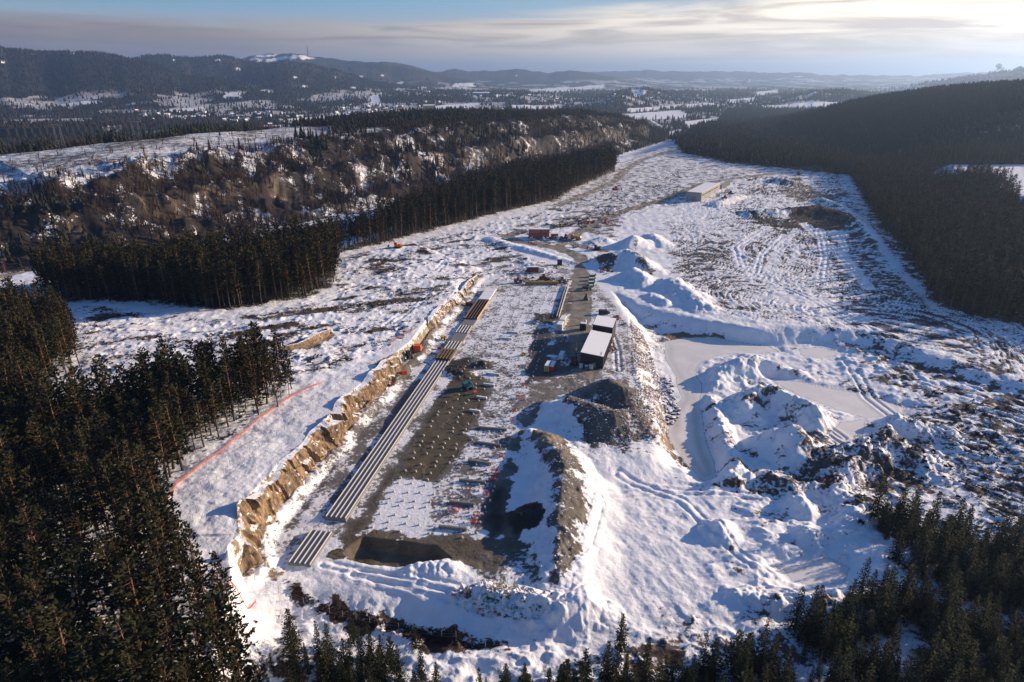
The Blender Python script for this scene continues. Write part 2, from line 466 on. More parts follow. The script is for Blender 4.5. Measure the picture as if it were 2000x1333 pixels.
OPEN_SNOW = ats([(1140, 920), (1290, 930), (1400, 980), (1420, 1080), (1400, 1180), (1340, 1230), (1180, 1230), (1080, 1170), (1130, 1080), (1150, 990)], -4)
TRACKS = [(p, z, g) for p, z, g in [
    ([(1165, 1000), (1152, 1050), (1140, 1090), (1110, 1125), (1060, 1160)], -4, 1.3), ([(1140, 985), (1300, 965), (1420, 970), (1510, 985)], -4, 1.2), 
    ([(1210, 940), (1330, 985), (1440, 1090), (1500, 1130)], -4, 1.2), ([(700, 1150), (820, 1165), (900, 1180), (1000, 1165), (1100, 1120)], -4, 1.2),
    ([(640, 1130), (760, 1160), (880, 1190), (960, 1215)], -4, 1.0), ([(1500, 445), (1440, 480), (1450, 520), (1560, 570), (1680, 620), (1800, 690), (2000, 780)], 1, 1.5), ([(1530, 455), (1490, 495), (1480, 530), (1600, 590), (1700, 640)], 1, 1.4),
    ([(1570, 440), (1640, 500), (1700, 560), (1760, 610)], 1, 1.4), ([(1600, 450), (1612, 500), (1605, 545)], 1, 1.4), ([(1640, 455), (1660, 500), (1700, 545)], 1, 1.4), ([(1340, 470), (1420, 440), (1500, 430)], 1, 1.4), ([(1330, 500), (1400, 540), (1480, 560)], 1, 1.4),
    ([(1650, 690), (1700, 770), (1780, 830), (1900, 880)], -3, 1.5), ([(1700, 660), (1800, 740), (1950, 800), (2050, 840)], -2, 1.5), ([(1540, 770), (1600, 800), (1650, 835)], -1, .9), ([(1530, 780), (1590, 812), (1640, 845)], -1, .9), ([(1520, 785), (1580, 822), (1630, 855)], -1, .9),
    ([(1420, 960), (1500, 900), (1600, 890)], -4, 1.2), ([(160, 735), (230, 720), (350, 690), (500, 660)], 6, 1.4), ([(600, 600), (700, 560), (790, 545), (850, 530), (870, 510)], 3, 1.4), ([(760, 640), (840, 580), (900, 545), (980, 505)], 4, 1.4),
    ([(1195, 650), (1205, 680), (1208, 720)], 1, .9), ([(880, 500), (960, 490), (1100, 520)], 2, 1.4)]]


PAD_FLAT = [site(-9, -4), site(-3, 42), site(80, 44), site(100, 46), site(110, 74), site(150, 76), site(200, 60), site(260, 55), site(262, -2), site(100, -14), site(40, -16), site(10, -14)]


def ice_off(x, y):
    m = np.ones(x.shape)
    for pg in [POND] + PONDS2:
        m = np.minimum(m, smooth(0, 3, sdp(pg, x, y, 8)))
    return m


SLASH = [ats([(160, 600), (440, 640), (650, 590), (670, 500), (760, 470), (900, 440), (1090, 395), (1220, 350), (1330, 330), (1330, 395), (1200, 415), (1110, 440), (990, 455), (985, 475), (1120, 515), (1110, 545),
              (940, 530), (905, 560), (850, 600), (800, 660), (690, 720), (560, 770), (480, 770), (160, 740)], 4)]
FIELD = ats([(1320, 400), (1460, 350), (1640, 350), (1690, 420), (1740, 480), (1830, 600), (2000, 640), (2200, 700), (2300, 1000), (2000, 1000), (1900, 900), (1780, 780), (1700, 660), (1560, 630), (1430, 620), (1340, 560), (1300, 480)], 0)


def slash(x, y):
    return smooth(4, -4, sdp(SLASH[0], x, y, 12))


def streaks(x, y):
    """ploughed and driven lines on the right-hand field"""
    f = smooth(8, -8, sdp(FIELD, x, y, 20))
    return f * 0.9 * (weave(x, y) - .5)


def weave(x, y):
    """the grain of ground driven over again and again: long lines that bend together"""
    th = 5.0 * fbm(x / 140, y / 140, 111, 2)
    wx = x + 12 * (fbm(x / 40, y / 40, 113, 2) - 0.5); wy = y + 12 * (fbm(x / 40, y / 40, 112, 2) - 0.5)
    a = wx * np.cos(th) + wy * np.sin(th); b = wy * np.cos(th) - wx * np.sin(th)
    return fbm(a / 1.7, b / 9.0, 113, 3)
# ------------------------------------------------------------------ what covers the land: snow amount, bare colour
GRAVEL = (0.20, 0.185, 0.17); BROWN = (0.105, 0.085, 0.055); DARK = (0.045, 0.038, 0.032); ROADC = (0.26, 0.225, 0.175)
SOIL = (0.085, 0.065, 0.05); WOOD = (0.026, 0.021, 0.018); FORESTC = (0.022, 0.024, 0.018); ICE = (0.80, 0.765, 0.72)
GRAV2 = (0.125, 0.108, 0.092); ROCKC = (0.27, 0.20, 0.13); GREY = (0.15, 0.14, 0.135)
ZONES = [  # outline in photo pixels at height z, feather, wobble, snow 0..1, bare colour
    ([(940, 525), (1120, 515), (1180, 540), (1225, 620), (1232, 735), (1240, 780), (1100, 780), (1040, 800), (945, 1060), (710, 1040), (500, 1105), (520, 1020), (610, 930), (680, 840), (760, 747), (850, 640), (900, 585)], 0, 2, 2, .52, GRAVEL),
    ([(500, 1105), (520, 1030), (560, 1000), (690, 850), (770, 770), (800, 790), (640, 1010), (600, 1080), (560, 1110)], 0, 2, 3, .56, (0.21, 0.20, 0.19)),
    ([(620, 945), (700, 850), (790, 765), (845, 720), (852, 735), (690, 935), (640, 1000), (600, 990)], 0, 2, 3, .40, GREY),
    ([(708, 1038), (745, 985), (775, 935), (845, 945), (850, 1000), (820, 1045)], 0, 1, 1, .93, GRAVEL),
    ([(845, 945), (905, 870), (960, 800), (1010, 720), (1040, 730), (985, 840), (945, 1055), (830, 1045)], 0, 1, 2, .50, GREY),
    ([(960, 740), (985, 660), (1000, 600), (1100, 570), (1040, 740)], 0, 2, 2, .58, GREY),
    ([(935, 740), (960, 640), (1000, 560), (1105, 556), (1075, 620), (1040, 745)], 0, 2, 2, .58, GREY),
    ([(775, 932), (800, 880), (845, 800), (895, 725), (945, 738), (955, 765), (940, 800), (905, 870), (872, 915), (842, 940)], 0, .8, 1.2, .0, BROWN),
    ([(652, 1078), (700, 1000), (800, 862), (880, 750), (905, 752), (850, 815), (800, 880), (770, 935), (740, 985), (707, 1037), (690, 1060)], 0, 1, 1.5, .05, (0.085, 0.072, 0.055)),
    ([(690, 1050), (708, 1040), (850, 1048), (945, 1055), (1000, 1040), (1050, 1075), (1045, 1130), (980, 1150), (930, 1120), (860, 1085), (800, 1092), (760, 1106), (690, 1092), (655, 1080)], 0, 1, 2, .08, (0.12, 0.10, 0.07)),
    ([(870, 705), (910, 700), (925, 720), (890, 745), (868, 735)], 0, 1, 2, .0, DARK),
    ([(930, 700), (960, 703), (955, 715), (925, 718)], 1, 1, 1, .0, (0.08, 0.07, 0.055)),
    ([(955, 1030), (985, 900), (1020, 830), (1060, 780), (1130, 745), (1170, 735), (1150, 760), (1075, 780), (1040, 820), (1010, 880), (990, 960), (985, 1010), (1010, 1050), (960, 1055)], 0, 1, 2, .12, (0.15, 0.135, 0.115)),
    ([(950, 1010), (960, 960), (985, 950), (985, 1040), (960, 1050)], 0, 1, 1, .05, DARK),  # wedge of shade beside the gravel ridge, painted as dark ground
    ([(1080, 880), (1100, 875), (1130, 920), (1128, 980), (1118, 1040), (1105, 1080), (1085, 1110), (1078, 1080), (1090, 1000), (1080, 930)], 3, 1, 2, .10, (0.17, 0.14, 0.115)),
    ([(990, 1000), (1010, 985), (1045, 990), (1058, 1015), (1045, 1035), (1005, 1035)], 1, .8, .8, .0, (0.035, 0.031, 0.028)),
    ([(1045, 855), (1070, 840), (1105, 875), (1090, 890), (1060, 870)], 2, 1, 1, .2, ROCKC),
    ([(1110, 775), (1160, 770), (1190, 740), (1215, 735), (1260, 775), (1270, 810), (1245, 830), (1215, 838), (1180, 815), (1130, 800)], 4, 1, 2, .22, (0.16, 0.145, 0.13)),
    ([(1040, 645), (1075, 640), (1080, 740), (1030, 750)], 0, 1, 2, .18, (0.09, 0.08, 0.07)),  # dark strip: the hall's cast shadow put into the ground colour
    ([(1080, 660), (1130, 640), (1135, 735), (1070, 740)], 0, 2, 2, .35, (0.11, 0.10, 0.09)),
    ([(1105, 560), (1130, 555), (1130, 600), (1090, 640), (1080, 620)], 0, 1, 2, .3, (0.14, 0.115, 0.09)),
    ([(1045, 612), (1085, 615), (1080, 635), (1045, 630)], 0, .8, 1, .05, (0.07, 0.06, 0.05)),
    ([(1115, 845), (1260, 840), (1290, 885), (1220, 885), (1160, 870)], 0, 1, 3, .62, (0.05, 0.042, 0.035)),
    ([(1230, 640), (1262, 660), (1280, 720), (1300, 800), (1290, 870), (1262, 880), (1275, 810), (1236, 735)], -2, 2, 2, .66, (0.28, 0.21, 0.15)),
    ([(1295, 830), (1308, 845), (1305, 885), (1275, 885)], -3, 1, 1, .3, ROCKC),
    ([(1160, 545), (1185, 545), (1240, 600), (1228, 640), (1200, 590)], 0, 1, 2, .75, ROCKC),
    ([(1290, 420), (1320, 440), (1430, 420), (1460, 350), (1640, 350), (1690, 420), (1740, 480), (1830, 600), (2000, 640), (2200, 700), (2300, 1000), (2000, 990), (1900, 900), (1780, 780), (1690, 650), (1560, 628), (1430, 615), (1340, 560), (1300, 480)], 0, 5, 8, .58, (0.085, 0.072, 0.075)),
    ([(1500, 560), (1560, 555), (1680, 640), (1600, 630)], 0, 3, 5, .75, (0.10, 0.085, 0.08)),
    ([(1540, 408), (1600, 400), (1675, 425), (1660, 445), (1600, 440), (1545, 430)], 4, 2, 4, .06, (0.050, 0.038, 0.030)),
    ([(1470, 420), (1545, 428), (1620, 446), (1560, 448), (1480, 436)], 2, 2, 4, .25, (0.050, 0.038, 0.030)),
    ([(1470, 340), (1620, 335), (1650, 345), (1560, 350)], 2, 3, 5, .35, (0.09, 0.07, 0.05)),
    ([(1520, 350), (1550, 345), (1600, 372), (1640, 385), (1560, 392), (1530, 380)], 3, 2, 4, .30, (0.15, 0.125, 0.09)),
    ([(1620, 880), (1680, 845), (1740, 845), (1800, 890), (1790, 930), (1680, 960), (1610, 930)], -2, 2, 4, .62, (0.10, 0.085, 0.08)),
    ([(1470, 760), (1500, 750), (1650, 835), (1660, 870), (1600, 850), (1500, 800)], -1, 2, 3, .66, (0.12, 0.095, 0.08)),
    ([(1300, 655), (1330, 650), (1410, 655), (1420, 662), (1340, 664)], -4, 1, 2, .2, (0.23, 0.16, 0.09)),
    ([(1160, 500), (1190, 495), (1210, 515), (1185, 530), (1165, 520)], 0, 2, 3, .4, (0.10, 0.075, 0.06)),
    ([(1100, 425), (1190, 400), (1215, 420), (1200, 470), (1130, 450), (1090, 440)], 0, 2, 4, .45, (0.11, 0.085, 0.07)),
    ([(1240, 470), (1265, 500), (1285, 530), (1255, 530), (1235, 500)], 4, 1, 2, .45, (0.14, 0.12, 0.09)),
    ([(560, 685), (640, 650), (655, 660), (600, 690)], 5, 1, 1, .3, ROCKC),
    ([(725, 722), (790, 690), (830, 640), (840, 655), (800, 715), (760, 745), (740, 740)], 3, 1, 1, .15, (0.15, 0.13, 0.115)),
    ([(590, 1170), (560, 1160), (620, 1195), (760, 1225), (880, 1245), (980, 1262), (960, 1275), (800, 1260), (640, 1215), (575, 1185)], -4, 1.2, 2.5, .2, (0.075, 0.045, 0.030)),
    ([(510, 1105), (560, 1108), (580, 1125), (540, 1128), (500, 1115)], 0, 1, 1.5, .3, ROCKC),
    ([(700, 1108), (780, 1112), (870, 1140), (860, 1165), (780, 1140), (700, 1122)], -1, 1, 3, .8, (0.22, 0.16, 0.10)),
    ([(950, 1140), (1040, 1135), (1050, 1155), (960, 1165)], 0, 1, 2, .5, (0.12, 0.09, 0.06)),
    ([(1050, 745), (1130, 722), (1180, 735), (1235, 735), (1232, 765), (1190, 770), (1100, 775), (1050, 800), (1020, 830), (1010, 800)], 1, 2, 2, .34, (0.20, 0.178, 0.15)),
    ([(1120, 560), (1215, 620), (1225, 640), (1225, 735), (1180, 735), (1190, 640), (1150, 600)], 0, 2, 2, .56, (0.20, 0.18, 0.155)),
    ([(1105, 772), (1150, 765), (1185, 735), (1225, 735), (1268, 775), (1278, 815), (1250, 838), (1200, 842), (1160, 815), (1125, 800)], 4, 1.5, 2, .26, GRAV2),
    ([(1060, 850), (1085, 845), (1115, 875), (1140, 915), (1142, 985), (1135, 1050), (1120, 1100), (1085, 1130), (1070, 1120), (1085, 1040), (1082, 960), (1072, 900)], 3, 1.5, 2, .30, GRAV2),
    ([(1030, 855), (1060, 838), (1095, 850), (1110, 885), (1080, 890), (1050, 875)], 2, 1, 1.5, .22, (0.20, 0.165, 0.12)),
    ([(1150, 850), (1180, 848), (1190, 880), (1160, 885), (1145, 870)], -2, 1, 1, .25, GRAV2),
    ([(1000, 995), (1020, 983), (1048, 990), (1060, 1015), (1046, 1036), (1008, 1036), (995, 1020)], 1, .6, .8, .0, (0.033, 0.030, 0.027)),
    ([(1228, 640), (1262, 660), (1285, 720), (1304, 800), (1300, 870), (1262, 885), (1272, 810), (1236, 735)], -2, 2, 2, .50, (0.24, 0.175, 0.14)),
    ([(960, 1075), (1050, 1070), (1085, 1110), (1060, 1150), (980, 1155), (930, 1120)], 0, 2, 3, .48, (0.13, 0.115, 0.095)),
    ([(1060, 400), (1200, 325), (1255, 283), (1320, 258), (1350, 285), (1420, 312), (1640, 335), (1640, 350), (1460, 350), (1330, 395), (1200, 405)], 2, 6, 6, .54, (0.075, 0.06, 0.05)),
    ([(1670, 410), (1700, 412), (1750, 475), (1850, 600), (1790, 612), (1740, 550), (1700, 490)], 2, 4, 5, .50, (0.06, 0.05, 0.045)),
    ([(1690, 985), (1760, 1000), (2000, 1060), (2200, 1200), (2200, 1500), (1400, 1500), (1000, 1400), (1200, 1300), (1480, 1220), (1650, 1200), (1760, 1120)], -4, 3, 5, .60, (0.07, 0.055, 0.045)),
]
ROADS = [  # centre line in photo pixels, height, half width m, feather m, snow, colour
    ([(1150, 735), (1140, 690), (1128, 640), (1137, 590), (1133, 555), (1140, 520), (1132, 502), (1092, 486), (1040, 477), (995, 468), (990, 462), (1020, 452)], 0, 4.0, 1.5, .05, ROADC),
    ([(1092, 486), (1094, 478), (1110, 474), (1150, 486), (1180, 492)], 0, 3.0, 1.5, .1, ROADC),
    ([(990, 466), (1040, 473), (1100, 477), (1125, 476)], 0, 2.5, 2, .3, ROADC),
    ([(1150, 520), (1175, 548), (1215, 585), (1262, 625), (1310, 662)], -1, 3.6, 1.5, .72, ROADC),
    ([(1100, 470), (1160, 432), (1225, 408), (1300, 388), (1360, 364), (1420, 352), (1520, 340)], 1, 4.0, 2, .25, (0.22, 0.185, 0.13)),
    ([(1085, 398), (1120, 385), (1165, 368), (1200, 350), (1222, 330), (1250, 312), (1290, 300), (1320, 290)], 2, 4.5, 2, .3, (0.22, 0.18, 0.13)),
    ([(600, 600), (700, 560), (790, 545), (850, 530), (870, 510), (850, 490)], 3, 3.5, 3, .92, ROADC),
    ([(560, 770), (700, 715), (790, 660), (850, 590), (905, 545), (960, 520)], 6, 3.5, 2, .90, ROADC),
    ([(280, 760), (220, 740), (150, 730)], 7, 3.0, 2, .95, ROADC),
    ([(-120, 625), (0, 585), (55, 569), (104, 557), (200, 540)], -12, 5.0, 1.5, .15, (0.30, 0.25, 0.19)),
    ([(690, 860), (650, 920), (600, 985), (560, 1035)], 0, 1.2, 1.2, .35, GREY),
    ([(760, 1040), (800, 985), (826, 945)], 0, .18, .25, .45, GREY),
    ([(772, 1042), (812, 985), (838, 945)], 0, .18, .25, .45, GREY),
    ([(410, 320), (450, 300), (500, 275), (560, 262)], 30, 5, 4, .97, ROADC),
    ([(1640, 395), (1690, 440), (1760, 520), (1840, 600)], 3, 2, 2, .9, ROADC),
    ([(1570, 440), (1640, 500), (1700, 560)], 1, 2.5, 2, .95, ROADC),
    ([(1600, 450), (1612, 500), (1605, 545)], 1, 2.0, 1.5, .97, ROADC),
    ([(1555, 450), (1520, 490), (1500, 530)], 1, 2.0, 1.5, .95, ROADC),
    ([(1500, 445), (1440, 480), (1450, 520), (1560, 570), (1680, 620)], 1, 3.0, 2, .93, ROADC),
    ([(1530, 460), (1490, 495), (1470, 520)], 1, 1.5, 1.5, .96, ROADC),
    ([(1560, 480), (1545, 515)], 1, 1.5, 1.5, .96, ROADC),
    ([(1640, 455), (1650, 500), (1690, 545)], 1, 1.8, 1.5, .96, ROADC),
]
FIELDS_FAR = [  # snow covered farmland out in the valley
    [(1205, 224), (1330, 214), (1345, 222), (1340, 230), (1215, 234)], [(1225, 215), (1335, 204), (1340, 209), (1230, 220)],
    [(1000, 208), (1095, 207), (1098, 212), (1050, 214), (1004, 213)], [(848, 209), (935, 204), (930, 211), (860, 216)], [(920, 219), (985, 212), (985, 218), (925, 222)],
    [(512, 244), (586, 243), (584, 251), (510, 251)], [(655, 223), (705, 220), (700, 228), (655, 230)], [(778, 240), (825, 236), (825, 243), (780, 245)],
    [(1340, 236), (1440, 224), (1445, 232), (1400, 246), (1340, 250)], [(1330, 205), (1400, 200), (1400, 206), (1340, 212)], [(1405, 222), (1480, 218), (1480, 224), (1420, 228)],
    [(1440, 248), (1470, 246), (1468, 252), (1440, 254)], [(1430, 262), (1465, 256), (1450, 272), (1425, 280)], [(1540, 222), (1562, 220), (1560, 227), (1538, 227)], [(1570, 206), (1585, 205), (1582, 210), (1568, 210)],
    [(1575, 195), (1605, 193), (1606, 197), (1578, 199)], [(1420, 195), (1475, 190), (1470, 200), (1420, 202)], [(1475, 180), (1520, 176), (1520, 184), (1478, 186)],
    [(885, 170), (925, 168), (925, 175), (885, 176)], [(1030, 176), (1110, 170), (1115, 178), (1040, 183)], [(1110, 172), (1180, 169), (1180, 173), (1115, 176)],
    [(440, 196), (475, 200), (470, 206), (440, 206)], [(495, 188), (545, 189), (540, 196), (495, 197)], [(320, 229), (430, 222), (430, 226), (330, 232)], [(120, 213), (200, 211), (200, 213), (120, 215)], [(330, 217), (400, 213), (402, 217), (330, 220)],
    [(1230, 190), (1265, 187), (1262, 197), (1235, 200)], [(720, 195), (745, 190), (742, 205), (722, 208)], [(560, 232), (640, 226), (640, 231), (560, 237)],
    [(1290, 262), (1325, 250), (1345, 255), (1320, 268), (1300, 272)],
]
HILLFIELDS = [(490, 168, 30, 7), (595, 170, 18, 5), (430, 118, 14, 5), (525, 114, 110, 16), (590, 112, 70, 10), (470, 135, 20, 4), (385, 138, 16, 3), (440, 152, 22, 3), (660, 152, 16, 4), (690, 172, 20, 4), (780, 162, 18, 4), (705, 150, 10, 3),
              (150, 105, 12, 3), (10, 122, 12, 5), (6, 88, 10, 4), (1010, 148, 8, 3), (1090, 164, 14, 3), (1250, 162, 16, 2), (1560, 150, 16, 2), (1700, 165, 16, 2), (820, 172, 26, 4), (905, 172, 20, 4), (575, 152, 12, 4), (655, 150, 14, 4), (100, 108, 10, 2), (40, 205, 20, 2), (185, 118, 20, 2), (345, 118, 12, 2), (745, 148, 10, 2)]


def cover(X, Y, Z):
    n = X.shape
    snow = np.full(n, 0.80); col = np.empty(n + (3,)); col[:] = SOIL
    wb = fbm(X / 4.0, Y / 4.0, 201, 4) - 0.5
    wb2 = fbm(X / 22.0, Y / 22.0, 203, 3) - 0.5

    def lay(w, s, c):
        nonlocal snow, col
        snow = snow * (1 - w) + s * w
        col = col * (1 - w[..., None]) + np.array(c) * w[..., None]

    snow = snow + 0.30 * (fbm(X / 35.0, Y / 35.0, 205, 4) - 0.5)
    # felled ground: branches and stumps poking through the snow
    sl = smooth(8, -8, sdp(SLASH[0], X, Y, 20) + 14 * wb)
    lay(sl, 1.0, (0.075, 0.055, 0.042))
    band_ = fbm((X + .5 * Y) / 18, (Y - .5 * X) / 7, 207, 4) - .5
    snow = snow - sl * (0.33 + 0.6 * wb2 + 1.5 * band_)
    fl_ = smooth(8, -8, sdp(FIELD, X, Y, 20))
    # under the near forests
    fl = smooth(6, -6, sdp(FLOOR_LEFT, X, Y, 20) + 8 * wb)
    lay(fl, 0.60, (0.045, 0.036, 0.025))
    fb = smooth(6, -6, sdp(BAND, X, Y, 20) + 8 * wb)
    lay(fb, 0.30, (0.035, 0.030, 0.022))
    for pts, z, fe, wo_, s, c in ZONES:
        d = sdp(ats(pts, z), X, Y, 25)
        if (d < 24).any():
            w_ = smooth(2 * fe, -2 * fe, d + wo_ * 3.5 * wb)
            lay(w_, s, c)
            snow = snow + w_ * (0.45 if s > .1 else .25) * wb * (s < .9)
    for pts, z, hw, fe, s, c in ROADS:
        d, _, _ = dpl(ats(pts, z), X, Y, 20)
        if (d < 19).any():
            lay(smooth(hw + fe, hw - fe * .5, d + 2.0 * wb + 1.2 * wb2), s + (.10 if s < .4 else 0), c)
    snow = snow + fl_ * np.where(snow < .9, 1, .3) * (1.15 * (weave(X, Y) - .5) + .5 * (fbm(X / 45, Y / 45, 209, 3) - .5))
    lowm = smooth(-2, -12, sdp(LOW, X, Y, 20)) * (1 - .8 * smooth(8, -8, sdp(OPEN_SNOW, X, Y, 20))) * (Y < 420)
    snow = snow + lowm * (1.0 * (fbm(X / 5, Y / 3.4, 217, 5) - .5) + .5 * (fbm(X / 25, Y / 25, 219, 3) - .5) - .07)
    # the rock cut sheds its snow
    dl, hv, _ = dpl(CLIFF, X, Y, 30, [[h] for h in CLIFF_H])
    ro = smooth(2.6, 1.2, dl + 1.2 * wb) * (dl < 29)
    lay(ro, 0.42, ROCKC)
    # trough, escarpment, ridge plateau
    dv, vv, sv = dpl(VALLEY, X, Y, 1400, [a + b for a, b in zip(VAL_Z, RIDGE_H)])
    ins = dv < 1399
    left = ins & (sv > 0)
    e = .6 * fbm(X / 16, Y / 16, 211, 5) + .4 * fbm(X / 4, Y / 5, 215, 4); e2 = fbm(X / 55, Y / 55, 213, 4)
    esh = 24 * smooth(760, 600, Y)
    esc = np.where(left, smooth(0, 15, dv) * (1 - smooth(112, 140, dv + esh + 50 * (e2 - .5))), 0.0)
    lay(esc, 0.0, WOOD)
    snow = snow + esc * (0.27 + 1.3 * (e - 0.5) + 0.5 * (e2 - .5))
    crag = esc * smooth(.50, .58, fbm(X / 30, Y / 30, 227, 4)) * smooth(30, 42, dv + 26 * (e2 - .5)) * smooth(92, 70, dv + 26 * (e2 - .5))
    crag = np.clip(crag * (2.6 * fbm(X / 5, Y / 9, 229, 4) - .75), 0, 1)
    col = col * (1 - crag[..., None]) + np.array((0.115, 0.088, 0.060)) * crag[..., None]; snow = snow + .10 * crag
    floor_ = np.where(ins, smooth(26, 8, dv + 10 * wb2), 0) * (Y < 1100)
    lay(floor_, 0.45, (0.06, 0.048, 0.036)); snow = snow + floor_ * 1.1 * (e2 - .5)
    # plateau: felled at the near end, wooded further on
    pl = np.where(left, smooth(115, 135, dv + esh + 40 * (e2 - .5)), 0.0)
    cutb = smooth(60, -30, sdp(PLATEAU_CUT, X, Y, 80) + 60 * (e2 - .5))
    lay(pl * (1 - cutb), 0.22, (0.05, 0.042, 0.032))
    snow = snow + pl * (1 - cutb) * (e - 0.5) * 0.5
    lay(pl * cutb, 0.50, (0.10, 0.075, 0.055))
    snow = snow + pl * cutb * ((e - 0.5) * 0.55 + (e2 - .5) * 0.4)
    bk = np.where(left, smooth(250, 320, dv), 0.0) * (1 - cutb)
    lay(bk, 0.20, (0.042, 0.033, 0.026)); snow = snow + bk * .4 * (e2 - .5)
    # right hill
    dh, _, sh = dpl(HILL0, X, Y, 3000)
    hill = smooth(6, -6, sdp(FOREST_RIGHT, X, Y, 30) + 10 * wb)
    lay(hill, 0.28, FORESTC)
    bx, by = at(1960, 365, 10)
    bn = smooth(6, -6, sdp(BENCH, X, Y, 20) + 6 * wb)
    lay(bn, 0.86, (0.08, 0.065, 0.055))
    # the far country: woods, farmland, gardens
    fr = smooth(1150, 1500, Y) * np.where(left & (dv < 330), 0, 1) * np.where((sh < 0) & (Y < 3400), 0, 1)
    f1 = fbm(X / 130, Y / 210, 221, 4); f2 = fbm(X / 420, Y / 700, 223, 4)
    lay(fr, 0.0, FORESTC)
    open_ = smooth(0.47, 0.56, f1 * 0.6 + f2 * 0.4) * smooth(60, 0, Z)
    snow = snow + fr * (0.18 + 0.31 * open_)
    col = col + (fr * smooth(0.45, 0.6, f2))[..., None] * np.array((0.035, 0.022, 0.014))
    q = Y > 1200
    if q.any():
        x = X[q]; y = Y[q]; s = snow[q]
        for pg in FIELDS_FAR:
            P = ats(pg, -40)
            yy = np.mean([p[1] for p in P])
            d = sdp(P, x, y, 200) + yy * 0.012 * (fbm(x / 60, y / 90, 231, 3) - .5)
            s = np.maximum(s, 0.92 * smooth(yy * .004, -yy * .004, d) * smooth(25, 0, Z[q]))
        nf_ = fbm(x / 110, y / 160, 235, 5)
        u = x / y; v = (Z[q] - CAM_H) / y
        for px, py, wx, wy in HILLFIELDS:
            # clearings on the hills, laid on the slope that faces the valley
            k = ((u - (px - 1000) / FPX * cos(PITCH)) / (.55 * wx / FPX)) ** 2 + ((v - _slope(py)) / (.5 * wy / FPX)) ** 2
            s = np.where(y > 2200, np.maximum(s, 0.85 * smooth(1.5, .4, k + 5.0 * np.abs(nf_ - .47))), s)
        snow[q] = s
    # steep bare rock sheds its snow
    for pg, zi in [(POND, -5.2)] + [(g, -4.75) for g in PONDS2]:
        d = sdp(pg, X, Y, 14) + 1.6 * (fbm(X / 7.0, Y / 7.0, 95, 3) - 0.5)
        wi = smooth(0.4, -0.4, d)
        lay(wi, 0.9, ICE)
        if pg is POND:
            wet = smooth(0, -3.5, d) * (1 - smooth(-1.5, -5, d + 3 * wb2)) * smooth(76, 55, X)
            col = col * (1 - (wet * .8)[..., None]) + np.array((0.36, 0.31, 0.22)) * (wet * .8)[..., None]
    return np.clip(snow, 0, 1.05), np.clip(col, 0.005, 1)


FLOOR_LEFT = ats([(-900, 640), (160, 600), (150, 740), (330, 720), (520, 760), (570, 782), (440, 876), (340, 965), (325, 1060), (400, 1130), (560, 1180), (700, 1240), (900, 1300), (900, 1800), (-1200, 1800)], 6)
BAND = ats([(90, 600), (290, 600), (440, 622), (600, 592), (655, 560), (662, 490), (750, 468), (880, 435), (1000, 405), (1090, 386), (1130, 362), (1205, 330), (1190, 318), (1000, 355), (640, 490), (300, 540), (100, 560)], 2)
FOREST_RIGHT = ats([(2600, 700), (2000, 627), (1830, 592), (1790, 530), (1740, 470), (1690, 402), (1660, 342), (1500, 326), (1420, 318), (1330, 296)], 2) + \
    [(250, 1060), (300, 1300), (430, 1600), (560, 2000), (900, 3000), (3500, 3000), (3500, 300)]
BENCH = ats([(1815, 330), (1860, 326), (2300, 326), (2300, 420), (2000, 400), (1960, 372), (1900, 352), (1830, 348)], 12)
PLATEAU_CUT = ats([(-400, 330), (0, 300), (150, 292), (330, 278), (450, 262), (660, 258), (700, 270), (640, 300), (560, 320), (420, 345), (250, 375), (0, 388), (-400, 400)], 27)

# ------------------------------------------------------------------ mesh building


def mesh_from(name, verts, faces_flat, sizes, mat=None, smooth_=False):
    me = bpy.data.meshes.new(name)
    verts = np.asarray(verts, np.float32)
    me.vertices.add(len(verts)); me.vertices.foreach_set('co', verts.ravel())
    faces_flat = np.asarray(faces_flat, np.int32).ravel()
    nf = len(sizes)
    starts = np.zeros(nf, np.int32); starts[1:] = np.cumsum(sizes)[:-1]
    me.loops.add(len(faces_flat)); me.loops.foreach_set('vertex_index', faces_flat)
    me.polygons.add(nf); me.polygons.foreach_set('loop_start', starts)
    me.polygons.foreach_set('use_smooth', np.full(nf, bool(smooth_)))
    if mat is not None:
        me.materials.append(mat)
    me.update(calc_edges=True)
    return me


def put(name, me, parent=None, loc=None, rz=0.0):
    o = bpy.data.objects.new(name, me)
    COL.objects.link(o)
    if parent is not None:
        o.parent = parent
    if loc is not None:
        o.location = loc
    if rz:
        o.rotation_euler = (0, 0, rz)
    return o


def tag(o, label=None, cat=None, group=None, kind=None):
    if label: o['label'] = label
    if cat: o['category'] = cat
    if group: o['group'] = group
    if kind: o['kind'] = kind
    return o


def material(name):
    m = bpy.data.materials.new(name)
    m.use_nodes = True
    N = NT(m.node_tree)
    b = N.n['Principled BSDF']
    return m, N, b


